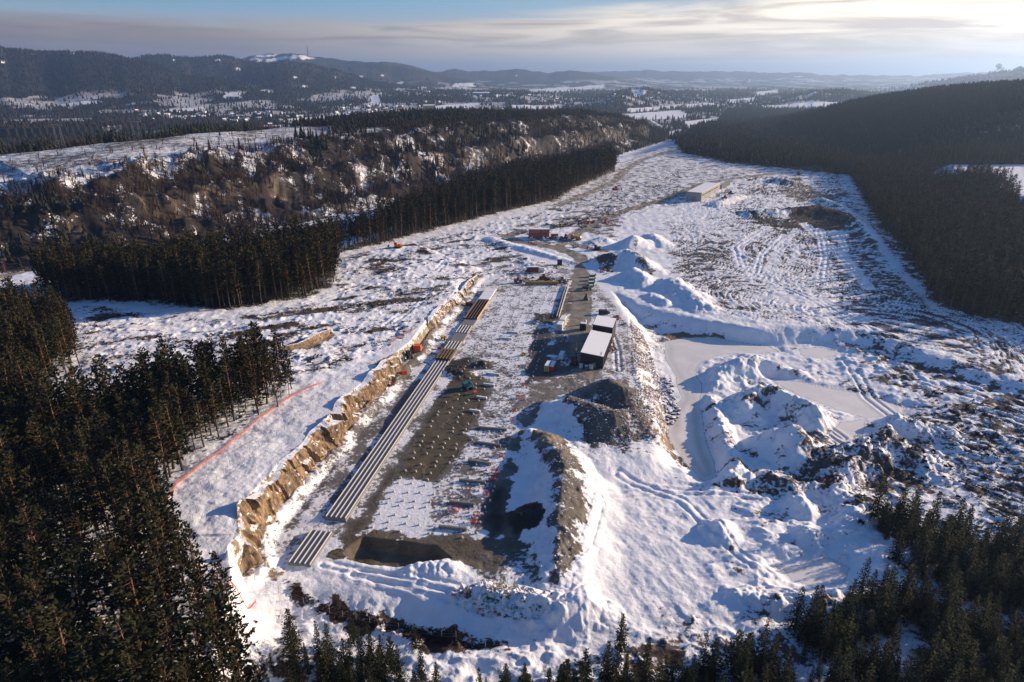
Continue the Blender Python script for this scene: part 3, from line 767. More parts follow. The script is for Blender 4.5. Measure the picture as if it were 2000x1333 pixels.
def ground_material():
    m, N, b = material('snow_and_earth')
    geo = N.new('ShaderNodeNewGeometry')
    P = geo.outputs['Position']
    a1 = N.new('ShaderNodeAttribute', attribute_name='snow').outputs['Fac']
    a2 = N.new('ShaderNodeAttribute', attribute_name='bare').outputs['Color']
    n_f = N.noise(P, 0.9, 6.0, 0.65)
    n_g = N.noise(P, 0.16, 4.0, 0.6)
    nn = N.math('ADD', N.math('MULTIPLY', n_f, 0.62), N.math('MULTIPLY', n_g, 0.38))
    # amount of snow against the noise: 0 = none, 1 = unbroken
    thr = N.math('SUBTRACT', 1.0, a1)
    k = N.math('ADD', N.math('MULTIPLY', thr, 0.52), 0.235)
    f = N.math('SUBTRACT', nn, k)
    f = N.ramp(f, -0.045, 0.055)
    vari = N.ramp(N.noise(P, 3.0, 4.0, 0.7), 0.25, 0.75, 0.6, 1.4, False)
    vari = N.math('MULTIPLY', vari, N.ramp(N.noise(P, 0.22, 5.0, 0.65), 0.3, 0.7, 0.62, 1.38, False))
    bare = N.mix(1.0, a2, N.xyz(vari, vari, vari), 'MULTIPLY')
    sn = N.mix(N.ramp(n_g, 0.35, 0.65), (0.80, 0.80, 0.82), (0.88, 0.88, 0.88))
    c = N.mix(f, bare, sn)
    N.link(c, b.inputs['Base Color'])
    b.inputs['Roughness'].default_value = 0.75
    b.inputs['Specular IOR Level'].default_value = 0.15
    bm = N.new('ShaderNodeBump')
    bm.inputs['Strength'].default_value = 0.7
    bm.inputs['Distance'].default_value = 0.42
    h = N.math('ADD', N.math('MULTIPLY', n_f, 0.8), N.math('MULTIPLY', N.noise(P, 3.5, 3.0, 0.6), 0.25))
    flat_ = N.math('MULTIPLY', h, N.ramp(a1, -0.001, 0.02, 0.3, 1.0))
    N.link(flat_, bm.inputs['Height'])
    N.link(bm.outputs[0], b.inputs['Normal'])
    return m


def ice_material():
    m, N, b = material('snowy_ice')
    geo = N.new('ShaderNodeNewGeometry'); P = geo.outputs['Position']
    a2 = N.new('ShaderNodeAttribute', attribute_name='bare').outputs['Color']
    n = N.noise(P, 0.12, 5.0, 0.6); n2 = N.noise(P, 1.4, 4.0, 0.6)
    v = N.math('ADD', N.ramp(n, .3, .7, .90, 1.03), N.ramp(n2, .3, .7, -.03, .03))
    N.link(N.mix(1.0, a2, N.xyz(v, v, v), 'MULTIPLY'), b.inputs['Base Color'])
    b.inputs['Roughness'].default_value = 0.6
    bm = N.new('ShaderNodeBump'); bm.inputs['Strength'].default_value = .12; bm.inputs['Distance'].default_value = .1
    N.link(n2, bm.inputs['Height']); N.link(bm.outputs[0], b.inputs['Normal'])
    return m


M_GROUND = ground_material()
M_ICE = ice_material()


def build_ground():
    py = np.arange(1700.0, 330.0, -1.35)
    rows = [at(1000, p, 0)[1] for p in py]
    rows = [r for r in rows if r < 880]
    y = rows[-1]
    rows = [8.0, 20.0, 32.0] + rows if rows[0] > 34 else rows
    while y < 42000:
        y *= 1.0085 if y < 4000 else 1.016
        rows.append(y)
    rows = np.array(rows)
    ncol = 1050
    u = np.linspace(-1, 1, ncol)
    smax = 0.86 + 0.30 * np.exp(-rows / 120.0)
    X = u[None, :] * (smax * (rows + 12))[:, None]
    Y = np.repeat(rows[:, None], ncol, 1)
    Z = terrain(X.ravel(), Y.ravel())
    x = X.ravel(); y = Y.ravel()
    sn, co = cover(x, y, Z)
    nr = len(rows)
    i = np.arange(nr * ncol).reshape(nr, ncol)
    q = np.stack([i[:-1, :-1], i[:-1, 1:], i[1:, 1:], i[1:, :-1]], -1).reshape(-1, 4)
    cx = x[q].mean(1); cy = y[q].mean(1)
    # which named piece of the setting each face belongs to
    cls = np.zeros(len(q), int)
    dv, _, sv = dpl(VALLEY, cx, cy, 1400)
    cls[(dv < 1399) & (sv > 0) & (dv > 8) & (cy < 2300) & (dv < 620)] = 1
    dh, _, sh = dpl(HILL0, cx, cy, 3000)
    cls[(dh < 2999) & (sh < 0) & (cy < 2900)] = 2
    cls[(cy > 1500) & (cls == 0)] = 3
    cls[(cy > 2400) & (Z[q].mean(1) > -10)] = 4
    for pg in [POND] + PONDS2:
        dd = sdp(pg, cx, cy, 14) + 1.6 * (fbm(cx / 7.0, cy / 7.0, 95, 3) - 0.5)
        cls[dd < 0] = 5
    for pts, z, hw, fe, s, c in ROADS[:6] + ROADS[9:10]:
        d, _, _ = dpl(ats(pts, z), cx, cy, 12)
        cls[(d < hw) & (cls == 0)] = 6
    names = ['ground', 'wooded_ridge', 'hillside', 'valley_floor', 'far_hills', 'frozen_pond', 'gravel_road']
    V = np.stack([x, y, Z], 1)
    for k, nm in enumerate(names):
        f = q[cls == k]
        if not len(f):
            continue
        used, inv = np.unique(f, return_inverse=True)
        me = mesh_from(nm, V[used], inv.reshape(-1), np.full(len(f), 4), M_ICE if k == 5 else M_GROUND, True)
        at_ = me.attributes.new('snow', 'FLOAT', 'POINT'); at_.data.foreach_set('value', sn[used].astype(np.float32))
        c4 = np.ones((len(used), 4), np.float32); c4[:, :3] = co[used]
        ac = me.attributes.new('bare', 'FLOAT_COLOR', 'POINT'); ac.data.foreach_set('color', c4.ravel())
        tag(put(nm, me), kind='structure')


build_ground()
# ------------------------------------------------------------------ trees
RNG = np.random.default_rng(7)


def foliage_material(name, dark, light, warm):
    m, N, b = material(name)
    oi = N.new('ShaderNodeObjectInfo')
    geo = N.new('ShaderNodeNewGeometry')
    n = N.noise(geo.outputs['Position'], 0.9, 3.0, 0.6)
    n2 = N.noise(geo.outputs['Position'], 0.045, 3.0, 0.6)
    c = N.mix(N.ramp(n, 0.3, 0.7), dark, light)
    c = N.mix(N.math('MULTIPLY', N.ramp(N.math('ADD', N.math('MULTIPLY', oi.outputs['Random'], 0.5), N.math('MULTIPLY', n2, 0.5)), 0.25, 0.8), 0.85), c, warm)
    N.link(c, b.inputs['Base Color'])
    b.inputs['Roughness'].default_value = 0.8
    b.inputs['Specular IOR Level'].default_value = 0.1
    return m


def bark_material(name, lo, hi, zlo, zhi):
    m, N, b = material(name)
    tcn = N.new('ShaderNodeTexCoord')
    spn = N.new('ShaderNodeSeparateXYZ')
    N.link(tcn.outputs['Object'], spn.inputs[0])
    n = N.noise(tcn.outputs['Object'], 4.0, 3.0, 0.6)
    k = N.ramp(N.math('ADD', spn.outputs[2], N.math('MULTIPLY', n, 2.0)), zlo, zhi)
    c = N.mix(k, lo, hi)
    c = N.mix(N.ramp(n, 0.3, 0.8), c, (0.04, 0.03, 0.025))
    N.link(c, b.inputs['Base Color'])
    b.inputs['Roughness'].default_value = 0.9
    return m


M_PINE = foliage_material('pine_needles', (0.011, 0.014, 0.006), (0.032, 0.033, 0.013), (0.035, 0.031, 0.013))
M_SPRUCE = foliage_material('spruce_needles', (0.010, 0.014, 0.007), (0.030, 0.034, 0.015), (0.033, 0.033, 0.015))
M_PBARK = bark_material('pine_bark', (0.06, 0.045, 0.035), (0.22, 0.105, 0.05), 3.0, 9.0)
M_SBARK = bark_material('spruce_bark', (0.06, 0.048, 0.04), (0.09, 0.065, 0.05), 2.0, 9.0)
M_TWIG = bark_material('bare_twigs', (0.085, 0.062, 0.05), (0.11, 0.078, 0.06), 1.0, 6.0)
M_BIRCH = bark_material('birch_bark', (0.30, 0.28, 0.25), (0.40, 0.38, 0.35), 1.0, 6.0)


class Geo:
    """collects polygons into one mesh"""
    def __init__(self):
        self.v = []; self.f = []; self.s = []; self.m = []

    def poly(self, pts, mi=0):
        b = len(self.v)
        self.v.extend([tuple(p) for p in pts]); self.f.extend(range(b, b + len(pts))); self.s.append(len(pts)); self.m.append(mi)

    def tube(self, pts, rads, n=6, mi=0, cap=True):
        pts = [np.array(p, float) for p in pts]
        b = len(self.v)
        for i, p in enumerate(pts):
            d = pts[min(i + 1, len(pts) - 1)] - pts[max(i - 1, 0)]
            d = d / (np.linalg.norm(d) + 1e-9)
            a = np.cross(d, (0, 0, 1.0)) if abs(d[2]) < 0.9 else np.cross(d, (1.0, 0, 0))
            a /= np.linalg.norm(a); c = np.cross(d, a)
            for k in range(n):
                an = 2 * pi * k / n
                self.v.append(tuple(p + rads[i] * (cos(an) * a + sin(an) * c)))
        for i in range(len(pts) - 1):
            for k in range(n):
                k2 = (k + 1) % n
                self.f.extend([b + i * n + k, b + i * n + k2, b + (i + 1) * n + k2, b + (i + 1) * n + k]); self.s.append(4); self.m.append(mi)
        if cap:
            self.f.extend([b + (len(pts) - 1) * n + k for k in range(n)]); self.s.append(n); self.m.append(mi)
            self.f.extend([b + k for k in range(n)][::-1]); self.s.append(n); self.m.append(mi)

    def box(self, c, d, rz=0.0, mi=0, taper=1.0, rx=0.0, bevel=0.0):
        """box with centre c and full sizes d; rx tilts it about its own x axis; taper narrows the top"""
        hx, hy, hz = d[0] / 2, d[1] / 2, d[2] / 2
        P = []
        for sz in (-1, 1):
            t = taper if sz > 0 else 1.0
            for sx, sy in ((-1, -1), (1, -1), (1, 1), (-1, 1)):
                P.append((sx * hx * t, sy * hy * t, sz * hz))
        out = []
        for x, y, z in P:
            y, z = y * cos(rx) - z * sin(rx), y * sin(rx) + z * cos(rx)
            x, y = x * cos(rz) - y * sin(rz), x * sin(rz) + y * cos(rz)
            out.append((c[0] + x, c[1] + y, c[2] + z))
        b = len(self.v); self.v.extend(out)
        for q in ((0, 3, 2, 1), (4, 5, 6, 7), (0, 1, 5, 4), (1, 2, 6, 5), (2, 3, 7, 6), (3, 0, 4, 7)):
            self.f.extend([b + i for i in q]); self.s.append(4); self.m.append(mi)

    def prism(self, prof, x0, x1, mi=0, axis='x'):
        """a profile in the (y, z) plane drawn out along x"""
        n = len(prof); b = len(self.v)
        for x in (x0, x1):
            for a, c in prof:
                self.v.append((x, a, c) if axis == 'x' else (a, x, c))
        for k in range(n):
            k2 = (k + 1) % n
            self.f.extend([b + k, b + k2, b + n + k2, b + n + k]); self.s.append(4); self.m.append(mi)
        self.f.extend([b + k for k in range(n)][::-1]); self.s.append(n); self.m.append(mi)
        self.f.extend([b + n + k for k in range(n)]); self.s.append(n); self.m.append(mi)

    def mesh(self, name, mats, smooth_=False):
        me = mesh_from(name, np.array(self.v, float).reshape(-1, 3), np.array(self.f), np.array(self.s), None, smooth_)
        for m in (mats if isinstance(mats, (list, tuple)) else [mats]):
            me.materials.append(m)
        if any(self.m):
            me.polygons.foreach_set('material_index', np.array(self.m, np.int32))
        return me

    def build(self, name, mats, parent=None, smooth_=False, loc=None, rz=0.0):
        return put(name, self.mesh(name, mats, smooth_), parent, loc, rz)


def spray(g, p, d, L, w, r):
    """one flat spray of needles: a kite bent along its middle"""
    d = d / (np.linalg.norm(d) + 1e-9)
    a = np.cross(d, (0, 0, 1.0)); a /= (np.linalg.norm(a) + 1e-9)
    up = np.cross(a, d)
    th = r.uniform(-0.9, 0.9)
    a = a * cos(th) + up * sin(th)
    m = p + d * L * 0.45
    sag = np.array((0, 0, -0.12 * L))
    g.poly([p, m + a * w + sag, p + d * L, m - a * w + sag])


def pine_parts(seed, h=17.0):
    r = random.Random(seed)
    lean = np.array((r.uniform(-.4, .4), r.uniform(-.4, .4), 0))
    def ax(t): return np.array((lean[0] * t * t + 0.18 * sin(t * 5 + seed), lean[1] * t * t, h * t))
    T = Geo()
    T.tube([ax(t) for t in (0, .15, .35, .55, .75, .9, .98)], [h * .0125 * k for k in (1.25, 1.0, .88, .72, .46, .22, .06)], 7)
    C = Geo()
    base = r.uniform(0.17, 0.44); cw = r.uniform(.75, 1.3)
    nb = 54
    for i in range(nb):
        t = base + (0.985 - base) * ((i + r.random()) / nb) ** 0.9
        q = (t - base) / (1 - base)
        L = h * (0.175 * (1 - q) ** 0.75 * (0.55 + 0.45 * min(1, q * 4)) + 0.02) * cw * r.uniform(0.55, 1.3)
        an = i * 2.4 + r.uniform(-.5, .5)
        rise = -0.12 + 0.75 * q + r.uniform(-.12, .15)
        d = np.array((cos(an), sin(an), rise)); d /= np.linalg.norm(d)
        p0 = ax(t)
        T.tube([p0, p0 + d * L * .55, p0 + d * L * .9], [.045 + .03 * (1 - q), .03, .012], 3, cap=False)
        ns = max(4, int(11 * L / 2.6))
        for k in range(ns):
            f = 0.28 + 0.75 * (k + r.random()) / ns
            sp_ = p0 + d * L * f + np.array((r.gauss(0, .22), r.gauss(0, .22), r.gauss(0.05, .16)))
            dd = d + np.array((r.gauss(0, .6), r.gauss(0, .6), r.gauss(.25, .35)))
            spray(C, sp_, dd, r.uniform(.55, 1.05), r.uniform(.20, .36), r)
    for i in range(5):      # dead stubs below the crown
        t = r.uniform(.15, base); an = r.uniform(0, 6.28)
        p0 = ax(t); d = np.array((cos(an), sin(an), -.1))
        T.tube([p0, p0 + d * r.uniform(.5, 1.3)], [.03, .01], 3, cap=False)
    return T.mesh('trunk', M_PBARK, True), C.mesh('crown', M_PINE)


def spruce_parts(seed, h=10.0, fat=0.23):
    r = random.Random(seed)
    T = Geo()
    T.tube([(0, 0, 0), (0.03, 0, h * .5), (0, 0.03, h * .985)], [h * .014, h * .009, .015], 6)
    C = Geo()
    n = 25
    for i in range(n):
        t = 0.06 + 0.92 * (i / (n - 1)) ** 0.93
        R = h * fat * (1 - t) ** 0.85 * r.uniform(.72, 1.2) + .06
        nb = max(4, int(9 - 4 * t))
        for j in range(nb):
            an = 2 * pi * j / nb + i * 1.1 + r.uniform(-.25, .25)
            L = R * r.uniform(.72, 1.2)
            d = np.array((cos(an), sin(an), -0.30 + 0.75 * t)); p0 = np.array((0, 0, h * t))
            ns = max(2, int(3 + 5 * L / 1.5))
            for k in range(ns):
                f = (k + r.random() * .8) / ns
                sp_ = p0 + d * L * f * 0.85 + np.array((r.gauss(0, .08), r.gauss(0, .08), r.gauss(-.05, .07)))
                spray(C, sp_, d + np.array((r.gauss(0, .45), r.gauss(0, .45), r.gauss(-.1, .25))), (0.26 + .34 * (1 - t)) * r.uniform(.6, 1.15) * h / 10, r.uniform(.07, .14) * h / 10, r)
    spray(C, np.array((0, 0, h * .93)), np.array((.02, .0, 1)), h * .08, .07, r)
    return T.mesh('trunk', M_SBARK, True), C.mesh('crown', M_SPRUCE)


def birch_parts(seed, h=7.0):
    r = random.Random(seed)
    T = Geo()
    T.tube([(0, 0, 0), (.1, 0, h * .5), (0.05, .1, h)], [h * .010, h * .007, .012], 5)
    C = Geo()
    for i in range(26):
        t = r.uniform(.25, .97); an = r.uniform(0, 6.28); L = h * .24 * (1.1 - t) * r.uniform(.6, 1.3)
        p0 = np.array((.1 * min(1, t * 2), 0, h * t)); d = np.array((cos(an) * .6, sin(an) * .6, .8))
        C.tube([p0, p0 + d * L], [.018, .006], 3, cap=False)
        for k in range(5):
            f = r.uniform(.3, .95)
            dd = d + np.array((r.gauss(0, .5), r.gauss(0, .5), r.gauss(0, .3)))
            C.tube([p0 + d * L * f, p0 + d * L * f + dd * L * .5], [.012, .005], 3, cap=False)
    return T.mesh('trunk', M_BIRCH, True), C.mesh('twigs', M_TWIG)


PINES = [pine_parts(s, h) for s, h in ((1, 17), (2, 18.5), (3, 15.5), (4, 17.5), (5, 13.0), (6, 19.5), (7, 16.0), (8, 18.0))]
SPRUCES = [spruce_parts(s, 10.0, f) for s, f in ((11, .20), (12, .17), (13, .23), (14, .15), (15, .25), (16, .19))]
BIRCHES = [birch_parts(s, 7.0) for s in (21, 22, 23)]


def scatter(poly, spacing, seed, lo=0.0, scale=30.0, edge=0.0, y_rng=None):
    """points of a jittered grid inside a polygon; lo thins them where a slow noise is low"""
    P = np.asarray(poly, float)
    rg = np.random.default_rng(seed)
    x0, y0 = P.min(0); x1, y1 = P.max(0)
    if y_rng: y0, y1 = max(y0, y_rng[0]), min(y1, y_rng[1])
    gx, gy = np.meshgrid(np.arange(x0, x1, spacing), np.arange(y0, y1, spacing))
    x = gx.ravel() + rg.uniform(-.48, .48, gx.size) * spacing
    y = gy.ravel() + rg.uniform(-.48, .48, gx.size) * spacing
    k = np.abs(x) < 0.95 * (y + 40)
    x = x[k]; y = y[k]
    k = sdp(poly, x, y, 30.0) + 9 * (fbm(x / 14, y / 14, seed + 77, 3) - .5) < -edge
    if lo > 0:
        k &= fbm(x / scale, y / scale, seed + 300, 3) + rg.uniform(-.12, .12, x.size) > lo
    return x[k], y[k]


def project(x, y, z):
    dx_, dy_, dz_ = x, y, z - CAM_H
    dep = dy_ * cos(PITCH) - dz_ * sin(PITCH)
    up = dy_ * sin(PITCH) + dz_ * cos(PITCH)
    return 1000 + FPX * dx_ / dep, 666.5 - FPX * up / dep, dep


def forest_nodes(name, obs):
    """a mesh of points that carries one of several trees on each point"""
    ng = bpy.data.node_groups.new(name, 'GeometryNodeTree')
    ng.interface.new_socket('Geometry', in_out='INPUT', socket_type='NodeSocketGeometry')
    ng.interface.new_socket('Geometry', in_out='OUTPUT', socket_type='NodeSocketGeometry')
    N = ng.nodes; L = ng.links
    gi = N.new('NodeGroupInput'); go = N.new('NodeGroupOutput')
    jn = N.new('GeometryNodeJoinGeometry')
    for tr, cr in obs:
        j = N.new('GeometryNodeJoinGeometry')
        for ob in (tr, cr):
            oi = N.new('GeometryNodeObjectInfo'); oi.inputs['Object'].default_value = ob
            L.new(oi.outputs['Geometry'], j.inputs[0])
        g2 = N.new('GeometryNodeGeometryToInstance')
        L.new(j.outputs[0], g2.inputs[0]); L.new(g2.outputs[0], jn.inputs[0])
    ip = N.new('GeometryNodeInstanceOnPoints')
    ip.inputs['Pick Instance'].default_value = True
    L.new(gi.outputs[0], ip.inputs['Points']); L.new(jn.outputs[0], ip.inputs['Instance'])
    def attr(nm, typ):
        a = N.new('GeometryNodeInputNamedAttribute'); a.data_type = typ; a.inputs['Name'].default_value = nm
        return a.outputs[0]
    L.new(attr('pick', 'INT'), ip.inputs['Instance Index'])
    L.new(attr('turn', 'FLOAT_VECTOR'), ip.inputs['Rotation'])
    L.new(attr('size', 'FLOAT_VECTOR'), ip.inputs['Scale'])
    L.new(ip.outputs[0], go.inputs[0])
    return ng


def instanced(name, x, y, z, size, obs, label, seed, slim=(0.85, 1.2)):
    rg = np.random.default_rng(seed)
    n = len(x)
    me = bpy.data.meshes.new(name)
    me.vertices.add(n)
    me.vertices.foreach_set('co', np.stack([x, y, z], 1).astype(np.float32).ravel())
    a = me.attributes.new('pick', 'INT', 'POINT'); a.data.foreach_set('value', rg.integers(0, len(obs), n).astype(np.int32))
    t = np.zeros((n, 3), np.float32); t[:, 2] = rg.uniform(0, 6.28, n); t[:, 0] = rg.normal(0, .025, n); t[:, 1] = rg.normal(0, .025, n)
    a = me.attributes.new('turn', 'FLOAT_VECTOR', 'POINT'); a.data.foreach_set('vector', t.ravel())
    s = np.stack([size, size, size], 1).astype(np.float32); w = rg.uniform(slim[0], slim[1], n); s[:, 0] *= w; s[:, 1] *= w
    a = me.attributes.new('size', 'FLOAT_VECTOR', 'POINT'); a.data.foreach_set('vector', s.ravel())
    o = put(name, me)
    md = o.modifiers.new('trees', 'NODES'); md.node_group = forest_nodes(name + '_nodes', obs)
    return tag(o, label, name.replace('_', ' '), kind='stuff')


def single_tree(name, parts, loc, rz, sc, label, group, tilt=(0, 0), wide=1.0):
    e = bpy.data.objects.new(name, None); COL.objects.link(e)
    e.empty_display_size = 0.5
    e.location = loc; e.rotation_euler = (tilt[0], tilt[1], rz); e.scale = (sc * wide, sc * wide, sc)
    tag(e, label, name.replace('_', ' '), group)
    t = put('trunk', parts[0], e); c = put('twigs' if name == 'birch_tree' else 'crown', parts[1], e)
    return e, t, c


# --- the pine wood on the left, nearest the camera
WOOD_A = ats([(-500, 640), (60, 628), (120, 640), (166, 700), (135, 752), (60, 800), (-500, 830)], 6)
WOOD_B = ats([(250, 800), (330, 795), (480, 758), (562, 768), (548, 806), (446, 880), (356, 948), (322, 1004), (332, 1068), (376, 1132), (425, 1200), (490, 1250),
              (540, 1333), (560, 1600), (-300, 2000), (-600, 1000), (-300, 840), (60, 812), (170, 850)], 5)
xa, ya = scatter(WOOD_A, 3.9, 41)
xb, yb = scatter(WOOD_B, 3.9, 43, 0.30, 12.0)
px_, py_ = np.concatenate([xa, xb]), np.concatenate([ya, yb])
pz_ = terrain(px_, py_)
hs_ = RNG.uniform(.62, 1.22, len(px_)) ** .8 * np.where(py_ < 118, .9, 1.0)
u0, v0, d0 = project(px_, py_, pz_); u1, v1, _ = project(px_, py_, pz_ + 17 * hs_)
seen = (np.maximum(u0, u1) > -30) & (u0 < 2030) & (v1 < 1350) & (d0 > 5)
key = np.where(seen, (v0 - v1), -1)
order = np.argsort(-key)
pick = order[:300]
PINE_OBS = []
NETX = ats([(600, 745), (530, 800), (430, 880), (340, 960), (318, 1010), (330, 1060), (380, 1120), (470, 1180)], 6)
dn_, _, _ = dpl(NETX, px_, py_, 40)
for i in pick:
    if dn_[i] < 14 and py_[i] > 118:
        lb, gr = 'tall thin pine standing by the orange barrier net above the rock cut', 'pines along the orange barrier net'
    elif py_[i] > 215:
        lb, gr = 'dark pine of the small dense wood below the snowy clearing, far left', 'pines of the dense wood at the left edge'
    else:
        lb, gr = 'dark pine in the thick wood filling the lower left corner', 'pines in the lower left wood'
    v_ = int(RNG.integers(0, len(PINES)))
    e, t, c = single_tree('pine_tree', PINES[v_], (px_[i], py_[i], pz_[i] - .15), RNG.uniform(0, 6.28), hs_[i], lb, gr, (RNG.normal(0, .02), RNG.normal(0, .02)), RNG.uniform(.75, 1.4))
    PINE_OBS.append((v_, t, c))
pv = []
for k in range(len(PINES)):
    for v_, t, c in PINE_OBS:
        if v_ == k:
            pv.append((t, c)); break
rest = order[300:]
instanced('pine_wood', px_[rest], py_[rest], pz_[rest] - .15, hs_[rest], pv, 'dense dark pine wood filling the left side of the picture', 5)

# --- young spruces along the bottom and in the lower right corner
WOOD_C = ats([(520, 1300), (640, 1300), (900, 1338), (1150, 1352), (1400, 1335), (1520, 1275), (1640, 1225), (1760, 1160), (1752, 1100), (1725, 1050), (1712, 1022), (1770, 1020), (1850, 1052), (2050, 1090),
              (2500, 1150), (2700, 1900), (300, 1900), (440, 1450)], -5)
xc, yc = scatter(WOOD_C, 2.6, 47, 0.41, 9.0)
zc = terrain(xc, yc)
hc = RNG.uniform(.32, 1.22, len(xc)) ** .9 * (0.9 + 0.2 * smooth(20, 60, xc))
u0, v0, d0 = project(xc, yc, zc); u1, v1, _ = project(xc, yc, zc + 10 * hc)
seen = (u0 > -30) & (u0 < 2030) & (v1 < 1333) & (d0 > 5)
key = np.where(seen, np.minimum(v0, 1400) - v1, -1)
order = np.argsort(-key)
SPR_OBS = []
for i in order[:292]:
    if u0[i] > 1650:
        lb, gr = 'small dark spruce in the thicket at the lower right corner', 'spruces in the lower right thicket'
    elif u0[i] > 1080:
        lb, gr = 'dark spruce in the bottom row of trees below the open snow', 'spruces along the bottom edge'
    else:
        lb, gr = 'dark spruce at the bottom edge beyond the brown ditch and fence', 'spruces below the brown ditch'
    v_ = int(RNG.integers(0, len(SPRUCES)))
    e, t, c = single_tree('spruce_tree', SPRUCES[v_], (xc[i], yc[i], zc[i] - .1), RNG.uniform(0, 6.28), hc[i], lb, gr, (RNG.normal(0, .02), RNG.normal(0, .02)), RNG.uniform(.8, 1.5))
    SPR_OBS.append((v_, t, c))
sv_ = []
for k in range(len(SPRUCES)):
    for v_, t, c in SPR_OBS:
        if v_ == k:
            sv_.append((t, c)); break
rest = order[292:]
instanced('spruce_thicket', xc[rest], yc[rest], zc[rest] - .1, hc[rest], sv_, 'thicket of young dark spruces along the bottom of the picture', 6)

# lone trees that can be told apart
def lone(name, parts, px, py, z, sc, label, tilt=(0, 0), wide=1.0, group=None):
    x, y = at(px, py, z); zz = float(terrain(np.array([x]), np.array([y]))[0])
    x, y = at(px, py, zz); zz = float(terrain(np.array([x]), np.array([y]))[0])
    return single_tree(name, parts, (x, y, zz - .1), px * .37, sc, label, group, tilt, wide)


lone('pine_tree', PINES[4], 1752, 1040, -4, .62, 'lone tall thin pine with a small round crown above the lower right spruces', (0, .14), .8)
lone('pine_tree', PINES[1], 388, 1150, 4, .80, 'bare stemmed pine leaning in front of the snow bank by the curved orange net', (0, .03), .95)
lone('pine_tree', PINES[0], 433, 1180, 3, .70, 'second pine in front of the snow bank, just right of the leaning one', (0, -.02), .9)
lone('pine_tree', PINES[3], 452, 1205, 2, .72, 'third pine from the left before the snowy bank near the end of the rock cut', (0, 0), 1.0)
lone('spruce_tree', SPRUCES[2], 572, 1265, -4, .95, 'broad spruce standing apart left of the brown ditch', (0, 0), 1.2)
lone('spruce_tree', SPRUCES[1], 690, 1255, -4, .8, 'slim spruce reaching up in front of the brown ditch at its middle', (0, 0), 1.1)
lone('spruce_tree', SPRUCES[0], 812, 1262, -5, .62, 'small pointed spruce before the wire fence, right of the slim one', (0, 0), 1.1)
lone('spruce_tree', SPRUCES[3], 1212, 1270, -5, .9, 'pointed spruce below the two snow heaps at the bottom', (0, 0), 1.2)

# --- bare young birches among the conifers at the bottom
xq, yq = scatter(WOOD_C, 3.6, 51, 0.42, 8.0)
zq = terrain(xq, yq); u0, v0, d0 = project(xq, yq, zq)
ok = (u0 > 0) & (u0 < 2000) & (v0 < 1400)
ii = np.nonzero(ok)[0][:170]
for i in ii:
    lb = 'leafless young birch among the lower right spruces' if u0[i] > 1300 else 'leafless young birch among the spruces along the bottom edge'
    single_tree('birch_tree', BIRCHES[i % 3], (xq[i], yq[i], zq[i] - .1), i * 1.3, RNG.uniform(.45, .9), lb, 'bare birches lower right' if u0[i] > 1300 else 'bare birches along the bottom')

# --- the band of forest in the middle distance and the forest edge on the right: the same trees, seen smaller
mix_ = pv[:4] + [sv_[1], sv_[3]]
xm, ym = scatter(BAND, 3.9, 53)
zm = terrain(xm, ym)
sm = np.random.default_rng(3).uniform(.95, 1.38, len(xm))
instanced('forest_band', xm, ym, zm, sm, pv, 'dark band of tall conifers crossing the middle distance on the left', 8)
FR2 = [p for p in FOREST_RIGHT]
xm, ym = scatter(FR2, 4.6, 57, y_rng=(200, 780))
k = sdp(BENCH, xm, ym, 20.0) > 1
xm, ym = xm[k], ym[k]
zm = terrain(xm, ym)
u0, v0, d0 = project(xm, ym, zm)
k = (u0 < 2250)
instanced('hillside_forest', xm[k], ym[k], zm[k], np.random.default_rng(4).uniform(.7, 1.08, k.sum()), pv, 'dark conifer forest on the slope along the right edge of the site', 9)


def merged(name, X, Y, Z, size, temps, mat, label, seed, wide=(.8, 1.2)):
    """a mass of far trees too many to count, one mesh"""
    rg = np.random.default_rng(seed)
    V = []; F = []; base = 0
    ch = rg.integers(0, len(temps), len(X))
    for ti, (tv, tf) in enumerate(temps):
        k = ch == ti
        n = int(k.sum())
        if not n: continue
        a = rg.uniform(0, 6.28, n); w = size[k] * rg.uniform(wide[0], wide[1], n)
        ca, sa = np.cos(a), np.sin(a)
        vx = tv[None, :, 0] * w[:, None]; vy = tv[None, :, 1] * w[:, None]; vz = tv[None, :, 2] * size[k][:, None]
        x = X[k][:, None] + vx * ca[:, None] - vy * sa[:, None]
        y = Y[k][:, None] + vx * sa[:, None] + vy * ca[:, None]
        V.append(np.stack([x, y, Z[k][:, None] + vz], -1).reshape(-1, 3))
        F.append((tf[None] + base + (np.arange(n) * len(tv))[:, None, None]).reshape(-1, 3))
        base += n * len(tv)
    V = np.concatenate(V); F = np.concatenate(F)
    o = put(name, mesh_from(name, V, F, np.full(len(F), 3), mat))
    return tag(o, label, name.replace('_', ' '), kind='stuff')


def conifer_low(seed, tiers, n, h=1.0, r0=0.17, bottom=0.12):
    r = random.Random(seed); v = []; f = []
    for i in range(tiers):
        z0 = bottom + (1 - bottom) * i / tiers * .92; z1 = min(1.0, z0 + (1 - bottom) / tiers * 1.7)
        R = r0 * (1 - i / tiers * .8)
        b = len(v); v.append((r.gauss(0, .01), r.gauss(0, .01), z1 * h))
        for k in range(n):
            rr = R * (r.uniform(.75, 1.25) if k % 2 else r.uniform(.45, .7)); an = 2 * pi * k / n + i
            v.append((rr * cos(an), rr * sin(an), (z0 + r.uniform(-.03, .03)) * h))
        for k in range(n):
            f.append((b, b + 1 + k, b + 1 + (k + 1) % n))
    return np.array(v), np.array(f)


